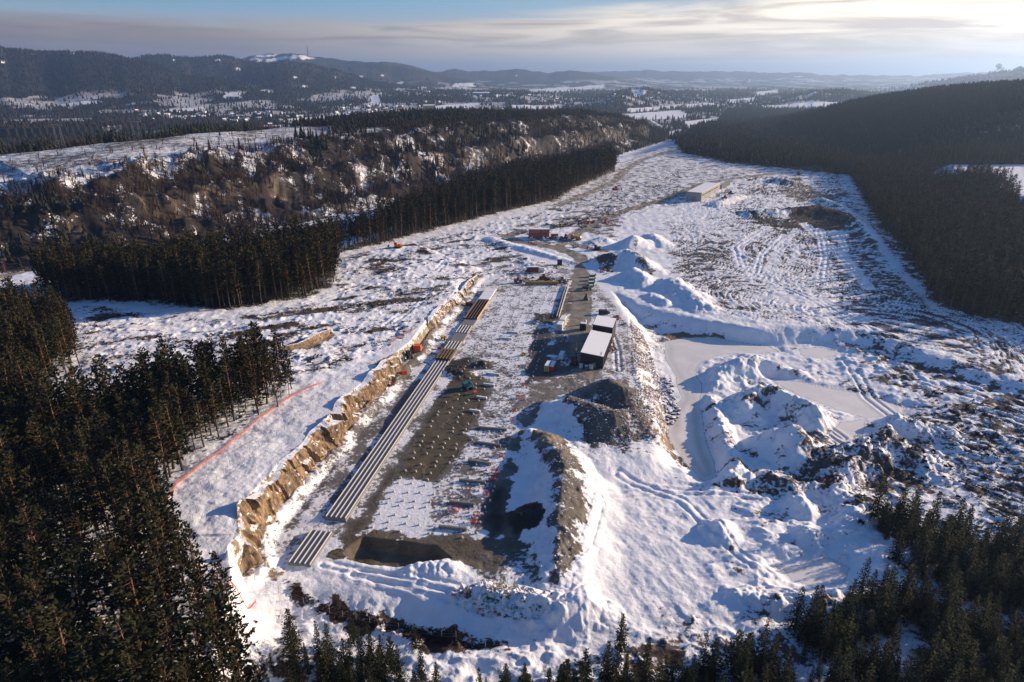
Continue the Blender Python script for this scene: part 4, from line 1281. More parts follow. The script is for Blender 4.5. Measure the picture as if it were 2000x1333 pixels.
def bare_low(seed, n=9):
    r = random.Random(seed); v = []; f = []
    for k in range(n):
        an = r.uniform(0, 6.28); lean = r.uniform(.03, .2); z0 = r.uniform(0, .35); z1 = r.uniform(.6, 1.0)
        x, y = lean * cos(an), lean * sin(an); w = .014 if k else .03
        a2 = r.uniform(0, 3.14)
        b = len(v)
        v += [(x * z0 - w * cos(a2), y * z0 - w * sin(a2), z0 if k else 0), (x * z0 + w * cos(a2), y * z0 + w * sin(a2), z0 if k else 0), (x * z1, y * z1, z1)]
        f.append((b, b + 1, b + 2))
    return np.array(v), np.array(f)


CON_MID = [conifer_low(s, 5, 8) for s in range(5)]
CON_FAR = [conifer_low(s, 2, 5, r0=.22, bottom=0.0) for s in range(4)]
BARE = [bare_low(s) for s in range(6)]
M_FARCON = foliage_material('far_needles', (0.011, 0.014, 0.010), (0.024, 0.026, 0.016), (0.029, 0.027, 0.017))
M_BRUSH = foliage_material('bare_wood', (0.034, 0.023, 0.017), (0.066, 0.045, 0.032), (0.058, 0.036, 0.025))

M_VALBRUSH = foliage_material('pale_bare_wood', (0.06, 0.044, 0.034), (0.11, 0.08, 0.06), (0.09, 0.058, 0.042))

# right hillside further back
xm, ym = scatter(FR2, 6.2, 59, y_rng=(780, 1500)); k = (sdp(BENCH, xm, ym, 20.0) > 1); xm, ym = xm[k], ym[k]
x2, y2 = scatter(FR2, 9.0, 61, y_rng=(1500, 3000))
xm, ym = np.concatenate([xm, x2]), np.concatenate([ym, y2])
k = np.abs(xm) < .86 * ym; xm, ym = xm[k], ym[k]
zm = terrain(xm, ym, False)
merged('far_hillside_forest', xm, ym, zm - .3, np.random.default_rng(5).uniform(9, 17, len(xm)), CON_MID, M_FARCON, 'forested hill rising at the right towards the skyline', 10)

# ridge: bare trees over the escarpment, conifers on its rim and crest
ESC = []
rg = np.random.default_rng(12)
xs = rg.uniform(-750, 560, 190000); ys = rg.uniform(330, 2000, 190000)
dv, vv, sv = dpl(VALLEY, xs, ys, 1400, [a + b for a, b in zip(VAL_Z, RIDGE_H)])
inb = (sv > 0) & (dv > 2) & (dv < 620) & (np.abs(xs) < .9 * ys)
xs, ys, dv = xs[inb], ys[inb], dv[inb]
cut = smooth(60, -30, sdp(PLATEAU_CUT, xs, ys, 80.0) + 60 * (fbm(xs / 55, ys / 55, 213, 4) - .5))
nz = fbm(xs / 40, ys / 40, 331, 3); nz2 = fbm(xs / 70, ys / 70, 337, 3)
esh = 24 * smooth(760, 600, ys)
slope_ = smooth(3, 25, dv) * (1 - smooth(120, 150, dv + esh))
pb = np.clip(.9 * slope_ * smooth(.30, .5, nz) + (1 - cut) * smooth(120, 150, dv) * .6 * smooth(.3, .5, nz) + .02 + .5 * smooth(20, 4, dv), 0, 1)
isb = rg.random(len(xs)) < pb * .95
pc = np.clip(.35 * slope_ * smooth(.5, .68, nz2) + 1.3 * (1 - cut) * smooth(115, 150, dv) * smooth(.38, .5, nz2) + .22 * smooth(20, 4, dv), 0, 1)
isc = (rg.random(len(xs)) < pc * .55) & ~isb
zs = terrain(xs, ys, False)
merged('bare_ridge_trees', xs[isb], ys[isb], zs[isb] - .2, rg.uniform(5, 11, isb.sum()), BARE, M_BRUSH, 'brown leafless trees covering the rocky escarpment behind the forest band', 14, (.8, 1.6))
merged('ridge_conifers', xs[isc], ys[isc], zs[isc] - .2, rg.uniform(7, 16, isc.sum()), CON_MID, M_FARCON, 'dark conifers along the rim and crest of the wooded ridge', 15)

# the valley and the far hills
n = 150000
uu = rg.uniform(-.82, .82, n); yy = np.exp(rg.uniform(np.log(760), np.log(7500), n)); xx = uu * yy
dv, vv, sv = dpl(VALLEY, xx, yy, 1400)
dh, _, sh = dpl(HILL0, xx, yy, 3000)
k = ~((sv > 0) & (dv < 560) & (yy < 2300)) & ~((sh < 0) & (yy < 2950)) & ((yy > 1450) | ((sv > 0) & (dv > 300)))
xx, yy = xx[k], yy[k]
zz = terrain(xx, yy, False)
snx, _ = cover(xx, yy, zz)
keep = rg.random(len(xx)) < np.clip(1.25 - 2.2 * snx, 0.0, 1) * smooth(7500, 5000, yy) * np.where(zz > 0, 1, .7) + .02 * (snx < .9)
xx, yy, zz = xx[keep], yy[keep], zz[keep]
bz = rg.random(len(xx)) < np.where(xx < -100, .62, .25) * smooth(3600, 2400, yy)
merged('valley_woods', xx[~bz], yy[~bz], zz[~bz] - .5, rg.uniform(8, 15, (~bz).sum()) * (1 + yy[~bz] / 9000), CON_FAR, M_FARCON, 'woods spread across the valley floor and the far hills', 16, (.9, 1.9))
merged('valley_bare_trees', xx[bz], yy[bz], zz[bz] - .5, rg.uniform(8, 13, bz.sum()), BARE, M_VALBRUSH, 'brown leafless trees between the valley fields', 17, (1.2, 2.4))
# ------------------------------------------------------------------ materials of the built things


def paint(name, col, rough=0.5, dirt=0.35, metal=0.0):
    m, N, b = material(name)
    tcn = N.new('ShaderNodeTexCoord')
    n = N.noise(tcn.outputs['Object'], 1.7, 5.0, 0.65)
    c = N.mix(N.math('MULTIPLY', N.ramp(n, 0.42, 0.75), dirt), col, (0.16, 0.135, 0.11))
    N.link(c, b.inputs['Base Color'])
    b.inputs['Roughness'].default_value = rough
    b.inputs['Metallic'].default_value = metal
    return m


M_RED = paint('red_paint', (0.42, 0.035, 0.02)); M_ORANGE = paint('orange_paint', (0.75, 0.13, 0.02), .5, .15); M_YELLOW = paint('yellow_paint', (0.62, 0.36, 0.03))
M_OCHRE = paint('ochre_paint', (0.45, 0.24, 0.03)); M_GREEN = paint('green_paint', (0.02, 0.14, 0.08)); M_TEAL = paint('teal_paint', (0.01, 0.16, 0.17)); M_BLACKP = paint('black_steel', (0.018, 0.018, 0.02), .6, .25)
M_CLAD = paint('black_cladding', (0.016, 0.016, 0.018), .55, .06); M_WHITE = paint('white_paint', (0.74, 0.73, 0.70), .5, .2); M_GREYP = paint('grey_paint', (0.24, 0.25, 0.26)); M_FLOORC = paint('shade_blue_concrete', (0.20, 0.215, 0.235), .5, .2); M_RUBBER = paint('rubber', (0.02, 0.02, 0.02), .9, .4)  # trench floor concrete has the blue-dark shade between the walls in its colour
M_CREAM = paint('cream_plastic', (0.66, 0.60, 0.44), .6, .2); M_STEEL = paint('galvanised_steel', (0.38, 0.38, 0.38), .45, .2, .6); M_GLASS = paint('dark_glass', (0.02, 0.03, 0.04), .1, .0)
M_CONC = paint('concrete', (0.50, 0.485, 0.45), .85, .15); M_CONCD = paint('wet_concrete', (0.20, 0.195, 0.185), .7, .35); M_RUST = paint('rusty_rebar', (0.085, 0.045, 0.028), .85, .3); M_TIMBER = paint('timber_formwork', (0.50, 0.33, 0.14), .8, .25)
M_WOODD = paint('weathered_wood', (0.13, 0.085, 0.055), .9, .3); M_NET = paint('orange_net', (0.60, 0.13, 0.06), .7, .1); M_SNOWROOF = paint('snow_cover', (0.84, 0.84, 0.84), .8, .03); M_SKIN = paint('skin', (0.45, 0.28, 0.2), .6, 0)
M_HIVIS = paint('hi_vis_cloth', (0.65, 0.38, 0.03), .8, .05); M_TROUS = paint('dark_trousers', (0.02, 0.025, 0.035), .9, .05); M_HOSE = paint('red_hose', (0.42, 0.04, 0.05), .5, .1); M_STONEW = paint('pale_block_wall', (0.38, 0.345, 0.28), .85, .35)
M_BLUEC = paint('blue_paint', (0.05, 0.14, 0.32)); M_BROWNR = paint('dark_red_paint', (0.17, 0.02, 0.016), .6, .25); M_LAMP = paint('lamp_glass', (0.7, 0.7, 0.66), .2, 0)
M_TRACKS = M_RUBBER


def rock_material(name, lo, hi, snowy):
    m, N, b = material(name)
    geo = N.new('ShaderNodeNewGeometry'); P = geo.outputs['Position']
    mp = N.new('ShaderNodeMapping'); N.link(P, mp.inputs[0]); mp.inputs['Scale'].default_value = (1, 1, .45)
    n = N.noise(mp.outputs[0], 0.8, 6.0, .65, .4); n2 = N.noise(P, 3.2, 4.0, .6)
    c = N.mix(N.ramp(n, .36, .64), lo, hi)
    c = N.mix(N.ramp(N.math('ABSOLUTE', N.math('SUBTRACT', n2, .5)), .0, .035, .75, 0.0), c, (0.05, 0.04, 0.03))
    sp3 = N.new('ShaderNodeSeparateXYZ'); N.link(geo.outputs['Normal'], sp3.inputs[0])
    k = N.ramp(N.math('ADD', sp3.outputs[2], N.math('MULTIPLY', N.math('SUBTRACT', N.noise(P, .7, 5.0, .65), .5), 1.3)), snowy, snowy + .14)
    c = N.mix(k, c, (0.84, 0.84, 0.85))
    N.link(c, b.inputs['Base Color']); b.inputs['Roughness'].default_value = .9
    bm = N.new('ShaderNodeBump'); bm.inputs['Distance'].default_value = .3; bm.inputs['Strength'].default_value = .8
    N.link(n, bm.inputs['Height']); N.link(bm.outputs[0], b.inputs['Normal'])
    return m


M_ROCK = rock_material('cut_rock', (0.085, 0.062, 0.042), (0.36, 0.225, 0.110), .74); M_ROCKS = rock_material('snowy_cut_rock', (0.12, 0.085, 0.055), (0.36, 0.25, 0.15), .48)
M_BOULDER = rock_material('boulder_stone', (0.05, 0.045, 0.04), (0.15, 0.13, 0.11), .62)


def thing(name, label, cat, loc, rz=0.0, group=None, sc=1.0):
    e = bpy.data.objects.new(name, None); COL.objects.link(e)
    e.empty_display_size = .5; e.location = loc; e.rotation_euler = (0, 0, rz); e.scale = (sc, sc, sc)
    return tag(e, label, cat, group)


def gz(x, y):
    return float(terrain(np.array([x]), np.array([y]))[0])


def spot(px, py, z=0.0, dz_=0.0):
    """where the ground stands that the photograph shows at this pixel"""
    x, y = at(px, py, z)
    for _ in range(3):
        z = gz(x, y); x, y = at(px, py, z)
    return (x, y, gz(x, y) + dz_)


SITE_RZ = -math.atan2(0.170, 0.9854)          # turns local +y onto the site axis

# ------------------------------------------------------------------ the rock cut


def resample(P, step, vals=None):
    P = np.asarray(P, float); d = np.r_[0, np.cumsum(np.hypot(*np.diff(P, axis=0).T))]
    s = np.arange(0, d[-1], step)
    out = np.stack([np.interp(s, d, P[:, 0]), np.interp(s, d, P[:, 1])], 1)
    return (out, s) if vals is None else (out, s, np.interp(s, d, vals))


def rock_face(name, P, H, label, gaps=(), seed=0, step=.35, depth=1.0, mat=None):
    pts, s, hh = resample(P, step, H)
    tan = np.gradient(pts, axis=0); tan = np.stack([np.convolve(np.pad(tan[:, k], 6, 'edge'), np.ones(13) / 13, 'valid') for k in (0, 1)], 1)
    tan /= np.linalg.norm(tan, axis=1)[:, None]
    nrm = np.stack([tan[:, 1], -tan[:, 0]], 1)
    hh = hh * (.72 + .5 * fbm(s / 7.0, s * 0, seed + 9, 3))
    nr = 26
    k = np.linspace(0, 1, nr)
    Sg, Kg = np.meshgrid(s, k, indexing='ij'); Hg = np.repeat(hh[:, None], nr, 1)
    z = -.4 + np.minimum(Kg / .93, 1 + (Kg - .93) * .3) * (Hg + .45)
    wp = 1.6 * (fbm(Sg / 3, z / 3, seed + 1, 3) - .5)
    def cell(sc_s, sc_z, sd): return _hash(np.floor((Sg + wp) / sc_s), np.floor((z + wp * 1.3 + .35 * Sg) / sc_z), sd)
    def facet(sc_s, sc_z, sd, amp, jump):
        u = (Sg + wp * 1.5 + .25 * z) / sc_s; w = (z + wp + .3 * Sg) / sc_z
        iu, iw = np.floor(u), np.floor(w)
        return amp * ((u - iu - .5) * (_hash(iu, iw, sd) - .5) * 2 + (w - iw - .5) * (_hash(iu, iw, sd + 1) - .5) * 2) + jump * (_hash(iu, iw, sd + 2) - .5)
    off = depth * (facet(9.0, 12.0, seed + 11, 1.4, .9) + facet(3.6, 8.0, seed + 21, .75, .35) + facet(1.3, 2.2, seed + 31, .3, .12) + 2.2 * (fbm(Sg / 9, z / 12, seed + 5, 3) - .5) + .5 * (fbm(Sg / 1.4, z / 2, seed + 6, 4) - .5))
    env = np.minimum(1, hh / 4)[:, None] * np.ones_like(Kg)
    end = smooth(0, 4, s)[:, None] * smooth(s[-1], s[-1] - 4, s)[:, None]
    prof = 2.3 - 2.6 * Kg - 1.7 * smooth(.9, 1.0, Kg)
    off = (off * env * smooth(1.02, .9, Kg) + prof * np.minimum(1, Hg / 6) - .15) * end + (1 - end) * -.8
    X = pts[:, None, 0] + nrm[:, None, 0] * off; Y = pts[:, None, 1] + nrm[:, None, 1] * off
    base = terrain((pts[:, 0] + nrm[:, 0] * 4), (pts[:, 1] + nrm[:, 1] * 4), False)
    V = np.stack([X, Y, z + base[:, None]], -1).reshape(-1, 3)
    i = np.arange(len(s) * nr).reshape(len(s), nr)
    q = np.stack([i[:-1, :-1], i[1:, :-1], i[1:, 1:], i[:-1, 1:]], -1).reshape(-1, 4)
    keep = np.ones(len(q), bool)
    sq = np.repeat(s[:-1], nr - 1)
    for a, b_ in gaps: keep &= ~((sq > a) & (sq < b_))
    q = q[keep]
    o = put(name, mesh_from(name, V, q, np.full(len(q), 4), mat or M_ROCK))
    return tag(o, label, kind='structure')


def upto(P, j): return P[:j]


rock_face('rock_cliff', CLIFF[:14], [1.5, 5.5, 9.0] + CLIFF_H[3:14], 'tan blasted rock cliff with vertical cracks left of the concrete trench', seed=400, depth=1.35)
rock_face('rock_cliff', CLIFF[15:], CLIFF_H[15:], 'lower snow dusted rock cut at the far end of the trench', seed=420, depth=1.0, mat=M_ROCKS)
OUT = ats([(556, 700), (585, 690), (620, 672), (652, 655)], 5)
rock_face('rock_outcrop', [(x, y) for x, y in OUT], [1.5, 2.2, 2.6, 1.5], 'small tan rock ledge in the felled clearing', seed=440, depth=.6)

# ------------------------------------------------------------------ the concrete trench


def st_of(px, py, z=0):
    ox, oy = at(636, 1015); x, y = at(px, py, z)
    dx_, dy_ = x - ox, y - oy
    return dx_ * .170 + dy_ * .9854, dx_ * .9854 - dy_ * .170


S_LONG = st_of(852, 707)[0]; S_REB = st_of(869, 686)[0]; S_W2 = st_of(880, 670)[0]; S_SL = st_of(888, 655)[0]; S_W3 = st_of(902, 639)[0]; S_SL2 = st_of(909, 626)[0]; S_BR = st_of(944, 590)[0]; S_END = st_of(962, 568)[0]
TW = 5.0; WT = .15; WH = .36; GAPW = (TW - WT) / 4
trx = site(0, 0)


def trench(label, s0, s1, segs, t0=0.0, z0=0.35):
    """segs: (kind, from, to) along the trench"""
    ox, oy = site(s0, t0)
    root = thing('concrete_trench', label, 'concrete trench', (ox, oy, z0), SITE_RZ, 'precast trench runs')
    g = Geo(); g.box((TW / 2, (s1 - s0) / 2, -.36), (TW + .4, s1 - s0, 1.30)); g.build('slab', M_CONCD, root)
    for kind, a, b in segs:
        a -= s0; b -= s0
        if kind == 'walls':
            for k in range(5):
                g = Geo(); n_ = max(1, int((b - a) / 8)); st = (b - a) / n_
                for j in range(n_): g.box((WT / 2 + k * GAPW, a + st * (j + .5), .29 + WH / 2), (WT, st - .03, WH))
                g.build('wall', M_CONC, root)
            g = Geo()
            for k in range(4): g.box((WT / 2 + (k + .5) * GAPW, (a + b) / 2, .32), (GAPW - WT - .06, b - a - .1, .06))
            g.build('trench_floor', M_FLOORC, root)
        elif kind == 'forms':
            rr = random.Random(int(a * 10))
            g = Geo()
            for k in range(5):
                g.box((WT / 2 + k * GAPW, (a + b) / 2, .7), (.5, b - a, .8))
            g.build('rebar_cage', M_RUST, root)
            g = Geo()
            yy_ = a + .5
            while yy_ < b - .4:
                for k in range(5):
                    g.box((WT / 2 + k * GAPW, yy_, 1.2), (.62, .30, .18))
                yy_ += 1.25
            g.build('formwork', M_TIMBER, root)
        elif kind == 'bars':
            g = Geo()
            for k in range(17): g.tube([(.1 + k * (TW - .2) / 16, a, .55), (.1 + k * (TW - .2) / 16, b, .55)], [.05, .05], 4)
            yy_ = a + .4
            while yy_ < b:
                g.tube([(0, yy_, .62), (TW, yy_, .62)], [.05, .05], 4); yy_ += 1.1
            for k in (0, 1.25, 2.5, 3.75, 5.0): g.box((k, (a + b) / 2, .62), (.22, b - a, .55))
            g.build('rebar_mat', M_RUST, root)
            g = Geo(); g.box((-.25, (a + b) / 2, .55), (.12, b - a, .8)); g.box((TW + .25, (a + b) / 2, .55), (.12, b - a, .8)); g.build('formwork', M_TIMBER, root)
        elif kind == 'cover':
            g = Geo(); n_ = 3; st = (b - a) / n_
            for j in range(n_): g.box((TW / 2, a + st * (j + .5), .62), (TW + .3, st - .25, .5))
            g.build('snowy_cover', M_SNOWROOF, root)
    return root


trench('long run of five pale concrete walls, bare rebar and boards at its far end', 0, S_END,
       [('walls', 0.2, S_LONG - .3), ('forms', S_LONG, S_REB), ('walls', S_REB + .3, S_W2), ('walls', S_SL + 1.2, S_W3), ('bars', S_SL2, S_BR), ('cover', S_BR + .4, S_END)])
sa, ta = st_of(567, 1103); sb, _ = st_of(607, 1037)
trench('short separate piece of concrete trench nearest the camera', sa, sb, [('walls', sa + .1, sb - .1)], t0=(ta + st_of(607, 1037)[1]) / 2, z0=0.1)
# twin kerb on the far right edge of the footing field
a_, b_ = at(1087, 622), at(1106, 560)
L_ = math.hypot(b_[0] - a_[0], b_[1] - a_[1])
kb = thing('concrete_kerb', 'long pale twin concrete kerb on the right edge of the footing field', 'kerb', (a_[0], a_[1], gz(*a_)), -math.atan2(b_[0] - a_[0], b_[1] - a_[1]))
for k in (0, .95):
    g = Geo(); n_ = 12
    for j in range(n_): g.box((k, L_ * (j + .5) / n_, .35), (.3, L_ / n_ - .05, 1.0))
    g.build('kerb_wall', M_CONC, kb)

# ------------------------------------------------------------------ footings, ground beams, hoses
g = Geo(); g.box((0, 0, .07), (.62, .62, .20), taper=.94); g.box((0, 0, .34), (.36, .42, .36), taper=.96)
for sx in (-.11, .11):
    for sy in (-.13, .13): g.tube([(sx, sy, .5), (sx, sy, .72)], [.02, .02], 4)
ME_FOOT = g.mesh('concrete_footing', M_CONC)
fp = []
rr = random.Random(5)
row_s = []
s_ = -1.0
while s_ < 203:
    row_s += [s_]; s_ += (3.9, 2.3, 3.4)[len(row_s) % 3]
for s_ in row_s:
    for c_ in range(8):
        t_ = 11.9 + c_ * 3.62 + (0 if s_ < 0 else 0)
        ss = s_ + rr.uniform(-.4, .4); tt = t_ + rr.uniform(-.5, .5)
        if rr.random() < .14: continue
        if 60 < s_ < 84 and tt < 15 and rr.random() < .8: continue
        fp.append((ss, tt))
brown = ats(ZONES[7][0], 0)
XY = np.array([site(*p) for p in fp]); ZZ = terrain(XY[:, 0], XY[:, 1])
inb = sdp(brown, XY[:, 0], XY[:, 1], 10.0) < 0
first = np.argsort(XY[:, 1])
for n_, i in enumerate(first):
    if n_ >= 300: break
    o = put('concrete_footing', ME_FOOT, None, (XY[i, 0], XY[i, 1], ZZ[i] - .1), SITE_RZ + rr.uniform(-.05, .05))
    if inb[i]: tag(o, 'pale concrete footing standing on the bare brown gravel', 'footing', 'footings on the brown gravel')
    elif fp[i][0] < 38 and fp[i][1] < 25: tag(o, 'small concrete footing on the clean snow at the near end', 'footing', 'footings on the clean near snow')
    elif fp[i][0] < 100: tag(o, 'small concrete footing in the speckled snow right of the brown gravel', 'footing', 'footings in the speckled snow')
    else: tag(o, 'small concrete footing in the far snowy rows beyond the brown gravel', 'footing', 'footings in the far rows')
tv = np.array([v.co for v in ME_FOOT.vertices]); tfl = np.array([l.vertex_index for l in ME_FOOT.loops]); tsz = np.array([p.loop_total for p in ME_FOOT.polygons])
far_i = first[300:]
if len(far_i):
    V = np.concatenate([tv + (XY[i, 0], XY[i, 1], ZZ[i] - .1) for i in far_i]); F = np.concatenate([tfl + k * len(tv) for k in range(len(far_i))])
    tag(put('far_footings', mesh_from('far_footings', V, F, np.tile(tsz, len(far_i)), M_CONC)), 'farthest rows of small concrete footings in the snow', 'footings', kind='stuff')


def beam_thing(pa, pb, label, grp, mat, w=.7, h=.75, snow=False):
    A = spot(*pa); B = spot(*pb)
    L = math.hypot(B[0] - A[0], B[1] - A[1])
    e = thing('ground_beam', label, 'concrete beam', A, math.atan2(B[1] - A[1], B[0] - A[0]), grp)
    g = Geo(); g.prism([(-w / 2, 0), (w / 2, 0), (w / 2 * .8, h), (-w / 2 * .8, h)], 0, L); g.build('beam', mat, e)
    g = Geo(); g.box((L * .1, 0, .05), (.3, w * 1.8, .16)); g.box((L * .9, 0, .05), (.3, w * 1.8, .16)); g.build('timber_rest', M_WOODD, e)
    if snow:
        g = Geo(); g.box((L / 2, 0, h + .06), (L - .1, w * .8, .14), taper=.9); g.build('snow_cap', M_SNOWROOF, e)


for pa, pb in (((929, 866), (978, 873)), ((914, 902), (960, 909)), ((897, 940), (948, 945)), ((878, 983), (928, 988)), ((857, 1031), (912, 1037)), ((932, 837), (990, 842))):
    beam_thing(pa, pb, 'long dark grey concrete beam lying across the speckled snow beside the red hoses', 'dark beams beside the hoses', M_CONCD)
for pa, pb in (((950, 731), (976, 734)), ((943, 752), (966, 755)), ((930, 777), (951, 780)), ((916, 803), (938, 806)), ((975, 662), (1000, 664)), ((990, 650), (1012, 652))):
    beam_thing(pa, pb, 'short snow covered concrete beam lying right of the brown gravel', 'snow covered beams', M_CONC, .8, .6, True)


def coil(px, py, r, label, flat=True):
    p = spot(px, py)
    e = thing('hose_coil', label, 'hose', (p[0], p[1], p[2] + .05), px * .7, 'red hose coils')
    g = Geo()
    pts = [(r * (1 + .06 * sin(k * 1.9)) * cos(k * .45), r * (1 - .05 * sin(k)) * sin(k * .45), .12 + .012 * k) for k in range(56)]
    g.tube(pts, [.05] * len(pts), 5); g.build('hose', M_HOSE, e, True)
    g = Geo(); g.box((r, 0, .3), (.22, .22, .55)); g.build('tie', M_WHITE, e)


for px, py, r in ((1022, 755, .8), (1012, 778, .9), (1005, 803, .7), (1000, 822, .8), (992, 858, 1.0), (979, 892, .9), (966, 925, 1.1), (963, 938, .8), (949, 967, 1.0), (931, 1007, 1.0), (925, 1022, .9), (1035, 690, .7), (1030, 712, .8)):
    coil(px, py, r * .8, 'red hose coil lying at the right edge of the footing field')
o = coil(888, 998, 1.3, 'single large red hose ring lying among the footings left of the other coils')
# ------------------------------------------------------------------ machines and buildings


def wheels(root, pts, r, w, rim=M_GREYP):
    for x, y in pts:
        g = Geo(); g.tube([(x, y - w / 2, r), (x, y - w / 2 * .7, r), (x, y + w / 2 * .7, r), (x, y + w / 2, r)], [r * .9, r, r, r * .9], 14)
        wv = g.build('wheel', M_RUBBER, root, False)
        g = Geo(); sy = 1 if y > 0 else -1
        g.tube([(x, y + sy * w / 2 * .8, r), (x, y + sy * (w / 2 + .02), r)], [r * .55, r * .5], 10); g.build('rim', rim, wv)


def beam_between(g, a, b, w, h, mi=0):
    a = np.array(a, float); b = np.array(b, float); d = b - a; L = np.linalg.norm(d)
    n = np.array((-d[2], 0, d[0])) / L
    P = []
    for p, hh in ((a, h), (b, h * .7)):
        P.append([p + n * hh / 2 + (0, w / 2, 0), p - n * hh / 2 + (0, w / 2, 0), p - n * hh / 2 + (0, -w / 2, 0), p + n * hh / 2 + (0, -w / 2, 0)])
    A, B = P
    g.poly(A[::-1]); g.poly(B)
    for i in range(4): g.poly([A[i], A[(i + 1) % 4], B[(i + 1) % 4], B[i]])


def excavator(label, loc, rz, body, sc=1.0, pose=((0.9, 1.6), (3.4, 3.9), (5.4, 2.5), (5.2, .6)), bucket=None, turn=0.0):
    e = thing('excavator', label, 'excavator', loc, rz, None, sc)
    for sy in (-1, 1):
        g = Geo(); prof = [(-1.9, .35), (-1.6, 0), (1.6, 0), (1.9, .35), (1.9, .6), (1.6, .9), (-1.6, .9), (-1.9, .6)]
        n = len(prof); b = len(g.v)
        g.prism([(p[0], p[1]) for p in prof], sy * 1.15 - .28, sy * 1.15 + .28, axis='y')
        g.v = [(v[1] if False else v[0], v[1], v[2]) for v in g.v]
        g.build('track', M_RUBBER, e)
    g = Geo(); g.box((0, 0, .8), (1.9, 1.9, .4)); g.build('undercarriage', M_BLACKP, e)
    g = Geo(); g.box((-.45, 0, 1.5), (3.3, 2.5, .9)); g.box((-1.5, 0, 2.0), (1.1, 2.4, .5), taper=.9); g.build('house', body, e)
    g = Geo(); g.box((-2.0, 0, 1.45), (.5, 2.4, .9)); g.build('counterweight', M_BLACKP, e)
    g = Geo(); g.box((.55, .75, 2.35), (1.5, 1.0, 1.5), taper=.86); cb = g.build('cab', body, e)
    g = Geo(); g.box((.6, .75, 2.5), (1.52, 1.03, .85), taper=.92); g.build('window', M_GLASS, cb)
    a, b, c, d = pose
    g = Geo(); m = ((a[0] + b[0]) / 2 - .2, (a[1] + b[1]) / 2 + .5)
    beam_between(g, (a[0], -.2, a[1]), (m[0], -.2, m[1]), .45, .65); beam_between(g, (m[0] - .05, -.2, m[1]), (b[0], -.2, b[1]), .42, .6); g.build('boom', body, e)
    g = Geo(); beam_between(g, (b[0] - .4, -.2, b[1] + .15), (c[0], -.2, c[1]), .36, .5); g.build('stick', body, e)
    g = Geo(); beam_between(g, (a[0] + .4, -.2, a[1] - .1), (m[0], -.2, m[1] - .3), .14, .16); beam_between(g, (m[0], -.2, m[1] + .4), (b[0] - .3, -.2, b[1] + .4), .12, .14); g.build('ram', M_STEEL, e)
    g = Geo(); x, z = d
    g.prism([(x - .15, z + .75), (x + .5, z + .8), (x + .75, z + .3), (x + .45, z - .35), (x - .1, z - .5), (x + .1, z)], -.85, .45, axis='y'); g.build('bucket', bucket or M_BLACKP, e)
    return e


def dump_truck(label, loc, rz, body, sc=1.0):
    e = thing('dump_truck', label, 'dump truck', loc, rz, None, sc)
    wheels(e, [(2.4, 1.1), (2.4, -1.1), (-1.0, 1.1), (-1.0, -1.1), (-2.5, 1.1), (-2.5, -1.1)], .72, .55)
    g = Geo(); g.box((0, 0, 1.05), (6.6, 1.2, .35)); g.build('chassis', M_BLACKP, e)
    g = Geo(); g.box((2.6, 0, 1.9), (1.7, 2.3, 1.4)); g.box((2.4, 0, 2.9), (1.2, 2.1, .8), taper=.85); cb = g.build('cab', body, e)
    g = Geo(); g.box((2.55, 0, 2.85), (1.25, 2.13, .5), taper=.95); g.build('window', M_GLASS, cb)
    g = Geo(); g.prism([(-3.7, 1.9), (-3.0, 1.25), (1.4, 1.25), (1.55, 2.9), (-3.3, 2.7)], -1.35, 1.35, axis='y'); g.build('tipper_body', body, e)
    return e


def car(name, label, cat, loc, rz, mat, van=False, grp=None):
    e = thing(name, label, cat, loc, rz, grp)
    wheels(e, [(1.4, .78), (1.4, -.78), (-1.4, .78), (-1.4, -.78)], .34, .24)
    g = Geo()
    if van: prof = [(-2.5, .35), (2.3, .35), (2.5, .8), (2.3, 1.15), (1.75, 1.3), (1.2, 2.0), (-2.45, 2.05)]
    else: prof = [(-2.3, .35), (2.2, .35), (2.35, .75), (2.2, .95), (1.1, 1.05), (-2.0, 1.1), (-2.35, .95)]
    g.prism(prof, -.9, .9, axis='y'); b = g.build('body', mat, e)
    g = Geo()
    if van: g.prism([(1.72, 1.33), (1.22, 1.95), (.6, 1.95), (.6, 1.33)], -.915, .915, axis='y')
    else: g.prism([(1.05, 1.0), (.4, 1.55), (-1.3, 1.58), (-2.0, 1.08)], -.8, .8, axis='y')
    g.build('glasshouse', M_GLASS, e)
    if not van:
        g = Geo(); g.box((-.45, 0, 1.60), (1.6, 1.45, .08), taper=.95); g.build('roof', mat, e)
    for sy in (-.62, .62):
        g = Geo(); g.box((2.3, sy, .72), (.12, .35, .16)); g.build('headlight', M_LAMP, e)
    return e


